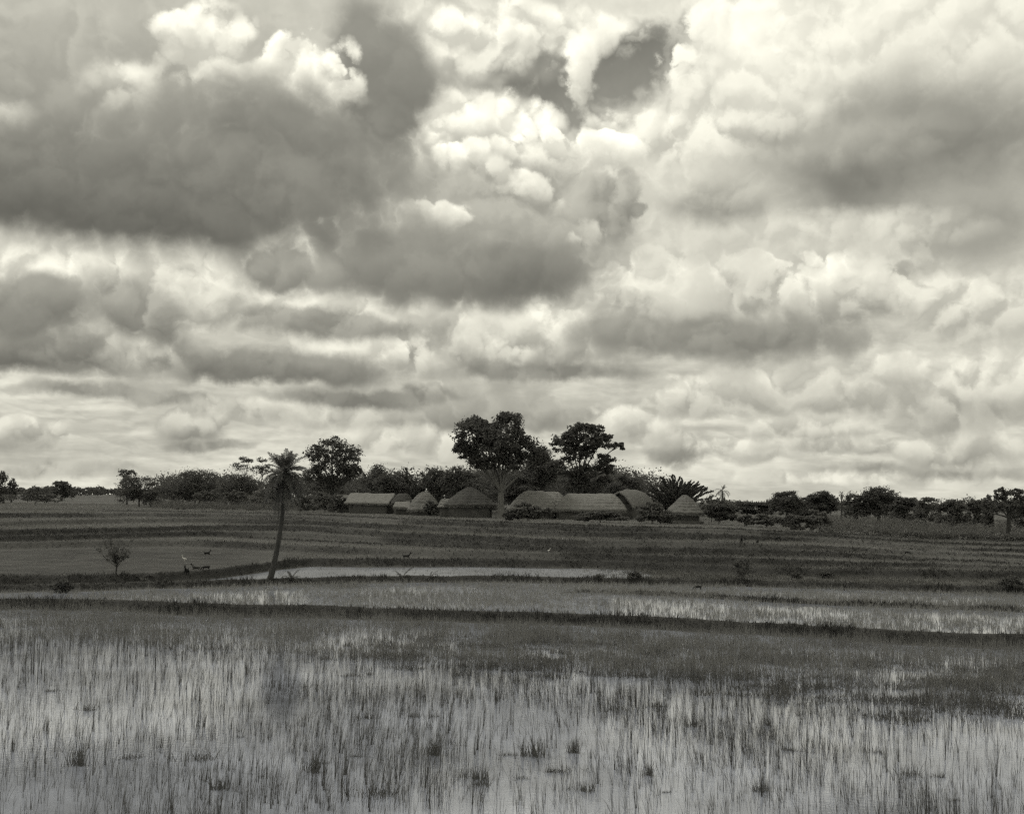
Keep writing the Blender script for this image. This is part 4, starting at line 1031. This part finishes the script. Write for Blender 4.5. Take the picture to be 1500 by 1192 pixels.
# small cone-roofed hut on a mud plinth
h8 = hut('small cone-roofed hut on a low mud plinth in front of the bamboo', 1003, 143, 0, (1.68, 1.75, 1.75, 2.1), dict(a=2.12, b=2.12, rl=.08, h=1.9, z0=1.45, q=1.28, p=2.0), 0, holes=((-PI * .97, -PI * .88, .3, 1.5),))
pl = obj('plinth', ring_wall(2.15, 2.3, .34, 3.0, seed=9), MUD, h8); solid(pl, .6)
# humped roof behind
hut('small humped roof showing between the gabled hut and the round hut', 590, 196, 0, (1.4, 1.3, 2.1, 2.6), dict(a=1.75, b=1.6, rl=.5, h=1.35, z0=1.95, q=1.7, p=2.6), 2, fr=500)

def gable_roof(L, W, h, z0, over=.45, thick=.3, curve=.0, ridge_drop=0.0, seed=0, nx=40, ns=9):
    """ridge along local X; curve > 0 bulges the slopes, ridge_drop lowers the ridge ends"""
    xs = np.linspace(-L, L, nx); prof = []
    for i in range(-ns, ns + 1):
        s_ = i / ns; prof.append((s_ * W, h * (1 - abs(s_)) + curve * math.sin(PI * abs(s_)) * h))
    prof = np.array(prof); np_ = len(prof); top = []
    for x in xs:
        e = x / L; nz_ = (fbm(np.full(np_, x * .9), prof[:, 0] * .9, seed, 3) - .5) * .16 + (fbm(np.full(np_, x * 4.), prof[:, 0] * 1.2, seed + 2, 2) - .5) * .06
        edge = np.where(np.abs(prof[:, 0]) > W * .98, (vnoise(x * 2.2, 0, seed + 5) - .5) * .25, 0)
        top.append(np.column_stack([np.full(np_, x) + (abs(e) > .99) * np.sign(e) * (vnoise(prof[:, 0] * 2.5, 0, seed) - .5) * .3, prof[:, 0] + edge * np.sign(prof[:, 0]), z0 + prof[:, 1] - ridge_drop * e * e + nz_]))
    top = np.array(top); bot = top.copy(); bot[:, :, 2] -= thick; bot[:, :, 1] *= .985
    n = nx * np_; V = np.concatenate([top.reshape(-1, 3), bot.reshape(-1, 3)])
    i = np.arange(nx - 1)[:, None] * np_; j = np.arange(np_ - 1)[None]
    qt = np.stack([i + j, i + np_ + j, i + np_ + j + 1, i + j + 1], -1).reshape(-1, 4); qb = qt[:, ::-1] + n
    ed = []
    for j_ in range(np_ - 1):
        ed.append((j_, j_ + 1, n + j_ + 1, n + j_)); a0 = (nx - 1) * np_; ed.append((a0 + j_ + 1, a0 + j_, n + a0 + j_, n + a0 + j_ + 1))
    for i_ in range(nx - 1):
        a0 = i_ * np_; ed.append((a0 + np_, a0, n + a0, n + a0 + np_)); b0 = a0 + np_ - 1; ed.append((b0, b0 + np_, n + b0 + np_, n + b0))
    me = mesh_np('thatch_gable', V, np.concatenate([qt, qb, np.array(ed)]))
    loop = np.concatenate([bot[:, 0], bot[::-1, -1]])
    return smooth(me), loop, prof
def gable_hut(label, px, D, rz, L, W, hw, h, th, over=.5, curve=0, drop=0, holes=(), seed=0, z0=None, name='thatched_hut'):
    b = foot(px, D); b.z -= .03
    r = thing(name, label, 'hut', b, rz, group='thatched huts of the village')
    solid(obj('wall', ring_wall(L, W, hw, 14.0, holes, n=120, seed=seed), MUD, r), .25)
    Wr = W + .45; slope = h / Wr
    for e in (-1, 1):
        hg = h * (W / Wr) * .97
        v = [(e * L, -W, hw - .02), (e * L, W, hw - .02), (e * L, 0, hw + hg + h * curve * .3), (e * (L - .22), -W, hw - .02), (e * (L - .22), W, hw - .02), (e * (L - .22), 0, hw + hg + h * curve * .3)]
        obj('gable', mesh_np('gable', v, [np.array([(0, 1, 2), (3, 5, 4)]), np.array([(0, 2, 5, 3), (1, 4, 5, 2), (0, 3, 4, 1)])]), MUD, r)
    me, lo, _ = gable_roof(L + over, Wr, h, (hw - slope * .45 + .30) if z0 is None else z0, curve=curve, ridge_drop=drop, seed=seed)
    rf = obj('roof', me, THATCH[th], r)
    e = obj('eave_straw', fringe(lo, 1200, .22), STRAW, rf); e['kind'] = 'stuff'
    return r
# gabled hut with the square window
gable_hut('gabled mud hut with thatch roof and one small square window', 546, 199, -.30, 3.35, 2.0, 1.75, 1.55, 1, holes=((-PI * .585, -PI * .555, .85, 1.5),), seed=4)
gable_hut('thatched lean-to peeping out behind the windowless end of the gabled hut', 512, 206, -.1, 1.9, 1.2, 2.0, 1.0, 0, seed=8, over=.3)
# curved steep gable beyond the longest hut
h7 = gable_hut('hut with a steep curved gable roof sloping down behind the longest hut', 924, 172, .95, 2.6, 1.8, 2.2, 2.1, 0, curve=.20, drop=.35, seed=6, over=.7)
gable_hut('low thatched shed half seen between the humped roof and the round hut', 590, 188, -.05, 1.0, .8, 1.25, .85, 1, seed=21, over=.2)

# ------------------------------------------------------------------ animals
def skin_mesh(name, joints, edges, root=0):
    me = bpy.data.meshes.new(name); me.from_pydata([j[:3] for j in joints], edges, [])
    o = bpy.data.objects.new(name, me); COL.objects.link(o)
    s = o.modifiers.new('skin', 'SKIN'); s.use_smooth_shade = True
    sv = me.skin_vertices[0].data if me.skin_vertices else None
    if sv is None:
        bpy.context.view_layer.objects.active = o; bpy.ops.mesh.customdata_skin_add(); sv = me.skin_vertices[0].data
    for i, j in enumerate(joints): sv[i].radius = (j[3], j[4] if len(j) > 4 else j[3]); sv[i].use_root = (i == root)
    o.modifiers.new('sub', 'SUBSURF').levels = 1; o.modifiers['sub'].render_levels = 2
    dg = bpy.context.evaluated_depsgraph_get(); m2 = bpy.data.meshes.new_from_object(o.evaluated_get(dg)); m2.name = name
    bpy.data.objects.remove(o); return smooth(m2)
def goat_mesh(pose):
    """small goat, nose towards -X"""
    zb = .36 if pose != 'lie' else .15
    J = [(.00, 0, zb, .10, .105), (-.20, 0, zb + .01, .095, .11), (.20, 0, zb + .015, .09, .10), (.27, 0, zb + .06, .035), (.33, 0, zb + .14, .018)]
    E = [(0, 1), (0, 2), (2, 3), (3, 4)]
    if pose == 'graze': hd = [(-.33, 0, zb - .02, .055), (-.43, 0, .16, .045), (-.46, 0, .08, .05), (-.53, 0, .02, .028)]
    else: hd = [(-.30, 0, zb + .12, .055), (-.34, 0, zb + .24, .045), (-.39, 0, zb + .27, .05), (-.48, 0, zb + .22, .028)]
    n = len(J); J += hd; E += [(1, n), (n, n + 1), (n + 1, n + 2), (n + 2, n + 3)]
    hx, hz = hd[2][0], hd[2][2]
    for s in (-1, 1):                                       # ears and horns
        k = len(J); J += [(hx + .03, s * .08, hz + .03, .018), (hx + .05, s * .03, hz + .07, .014), (hx + .12, s * .05, hz + .13, .006)]
        E += [(n + 2, k), (n + 2, k + 1), (k + 1, k + 2)]
    for (x, s) in ((-.20, -1), (-.20, 1), (.20, -1), (.20, 1)):
        k = len(J); fr = x < 0
        if pose == 'lie': J += [(x, s * .07, .10, .045), (x - .08, s * .10, .045, .028), (x + .03, s * .10, .03, .02)]
        else: J += [(x + (0 if fr else .02), s * .06, zb - .10, .05 if not fr else .04), (x + (.0 if fr else .06), s * .06, .16, .024), (x + (-.005 if fr else .035), s * .06, .012, .02)]
        E += [(1 if fr else 2, k), (k, k + 1), (k + 1, k + 2)]
    return skin_mesh('goat_' + pose, J, E)
GOAT = {p: goat_mesh(p) for p in ('graze', 'stand', 'lie')}
GS = [('small black goat grazing on the bank with its tail up', 1024, 866, 'graze', 0.1, .78, HIDE_B, 'black'), ('black goat seen end-on on the bare field, biggest of the group by the wet field', 275, 843, 'stand', 1.45, .9, HIDE_B, 'black'),
      ('brown goat grazing at the corner of the wet field', 303, 838, 'graze', .25, .78, HIDE_N, 'brown'), ('dark goat lying down behind the black one', 289, 834, 'lie', .2, .85, HIDE_N, 'brown'),
      ('small black goat resting on the slope above the others', 304, 812, 'lie', 3.0, .85, HIDE_B, 'black'), ('black goat lying on the dark terrace above the wet field', 596, 817, 'lie', 2.9, 1.0, HIDE_B, 'black'),
      ('black goat standing on the pale terrace below the dark pointed shrub', 1087, 796, 'stand', 1.3, .85, HIDE_B, 'black'), ('smallest black goat, in the middle of the three on the pale terrace', 1110, 797, 'stand', 1.8, .62, HIDE_B, 'black'),
      ('black goat grazing against the dark step of the pale terrace', 1141, 792, 'graze', .3, .8, HIDE_B, 'black'), ('lone black goat among the striped terraces below the scrub', 1330, 813, 'graze', 2.7, .72, HIDE_B, 'black')]
for lab, px_, D, pose, rz, s_, m_, c_ in GS:
    me = GOAT[pose] if m_ is HIDE_B else GOAT[pose].copy()
    o = obj('goat', me, m_); o.location = place(px_, D); o.rotation_euler = (0, 0, rz); o.scale = (s_,) * 3
    tag(o, lab, 'goat', group='goats in the fields')
EGRET = skin_mesh('egret', [(0, 0, .27, .085, .075), (-.12, 0, .31, .06), (.14, 0, .24, .055), (.26, 0, .20, .02), (-.17, 0, .42, .025), (-.14, 0, .52, .02), (-.18, 0, .58, .028), (-.28, 0, .57, .008),
                            (.02, -.03, .16, .018), (.02, -.03, .0, .009), (.02, .03, .16, .018), (.02, .03, .0, .009)],
                  [(0, 1), (0, 2), (2, 3), (1, 4), (4, 5), (5, 6), (6, 7), (0, 8), (8, 9), (0, 10), (10, 11)])
for lab, px_, D, rz, s_ in (('white egret standing on the bare field beside the goats', 271, 822, .3, .75), ('white egret on a dark terrace step below the forked tree', 805, 809, 2.6, .65)):
    o = obj('egret', EGRET, PLUME); o.location = place(px_, D); o.rotation_euler = (0, 0, rz); o.scale = (s_,) * 3
    tag(o, lab, 'bird', group='white egrets')

rng = np.random.default_rng(37)
# separate weed clumps in the near water
WC = [(120, 1120), (85, 1012), (128, 1040), (300, 1113), (355, 1080), (200, 1110), (330, 1155), (465, 1130), (480, 1118), (540, 1052), (612, 1050), (640, 1050), (520, 990), (545, 988), (640, 1105), (530, 1108), (700, 1140), (712, 1150),
      (770, 1140), (752, 1106), (788, 1106), (845, 1102), (830, 1130), (858, 1158), (560, 1165), (910, 1040), (970, 1035), (1020, 1063), (1130, 1062), (1170, 1100), (1380, 1138), (1340, 1136), (1290, 1102), (1405, 1172), (1120, 1158), (955, 1135), (985, 1160), (1455, 1020)]
WMES = []
for i in range(7):
    g = Geo(); P = np.stack([rng.normal(0, (.05, .15, .1, .18, .08, .13, .15)[i], 26), rng.normal(0, (.05, .06, .1, .05, .08, .12, .05)[i], 26), np.full(26, -.01)], -1)
    V, t, q = tufts(P, 4, (.32, .1, .2, .08, .26, .14, .18)[i], .010, (.4, .8, .6, .9, .5, .8, .6)[i], .03, S=2, hv=.7); g.add(V, tri=t, quad=q); WMES.append(g.mesh('weed_clump'))
for i, (px_, py_) in enumerate(WC):
    D = F * H / (py_ - hor(px_)); o = obj('weed_clump', WMES[i * 3 % 7], WEED)
    o.location = (at(px_, D), D, 0.0); o.rotation_euler = (0, 0, rng.uniform(-.5, .5)); s_ = rng.uniform(.45, 1.35); o.scale = (s_ * 1.1, s_, s_)
    tag(o, 'dark tuft of weed standing alone in the shallow near water', 'weed', group='weed tufts in the near water')
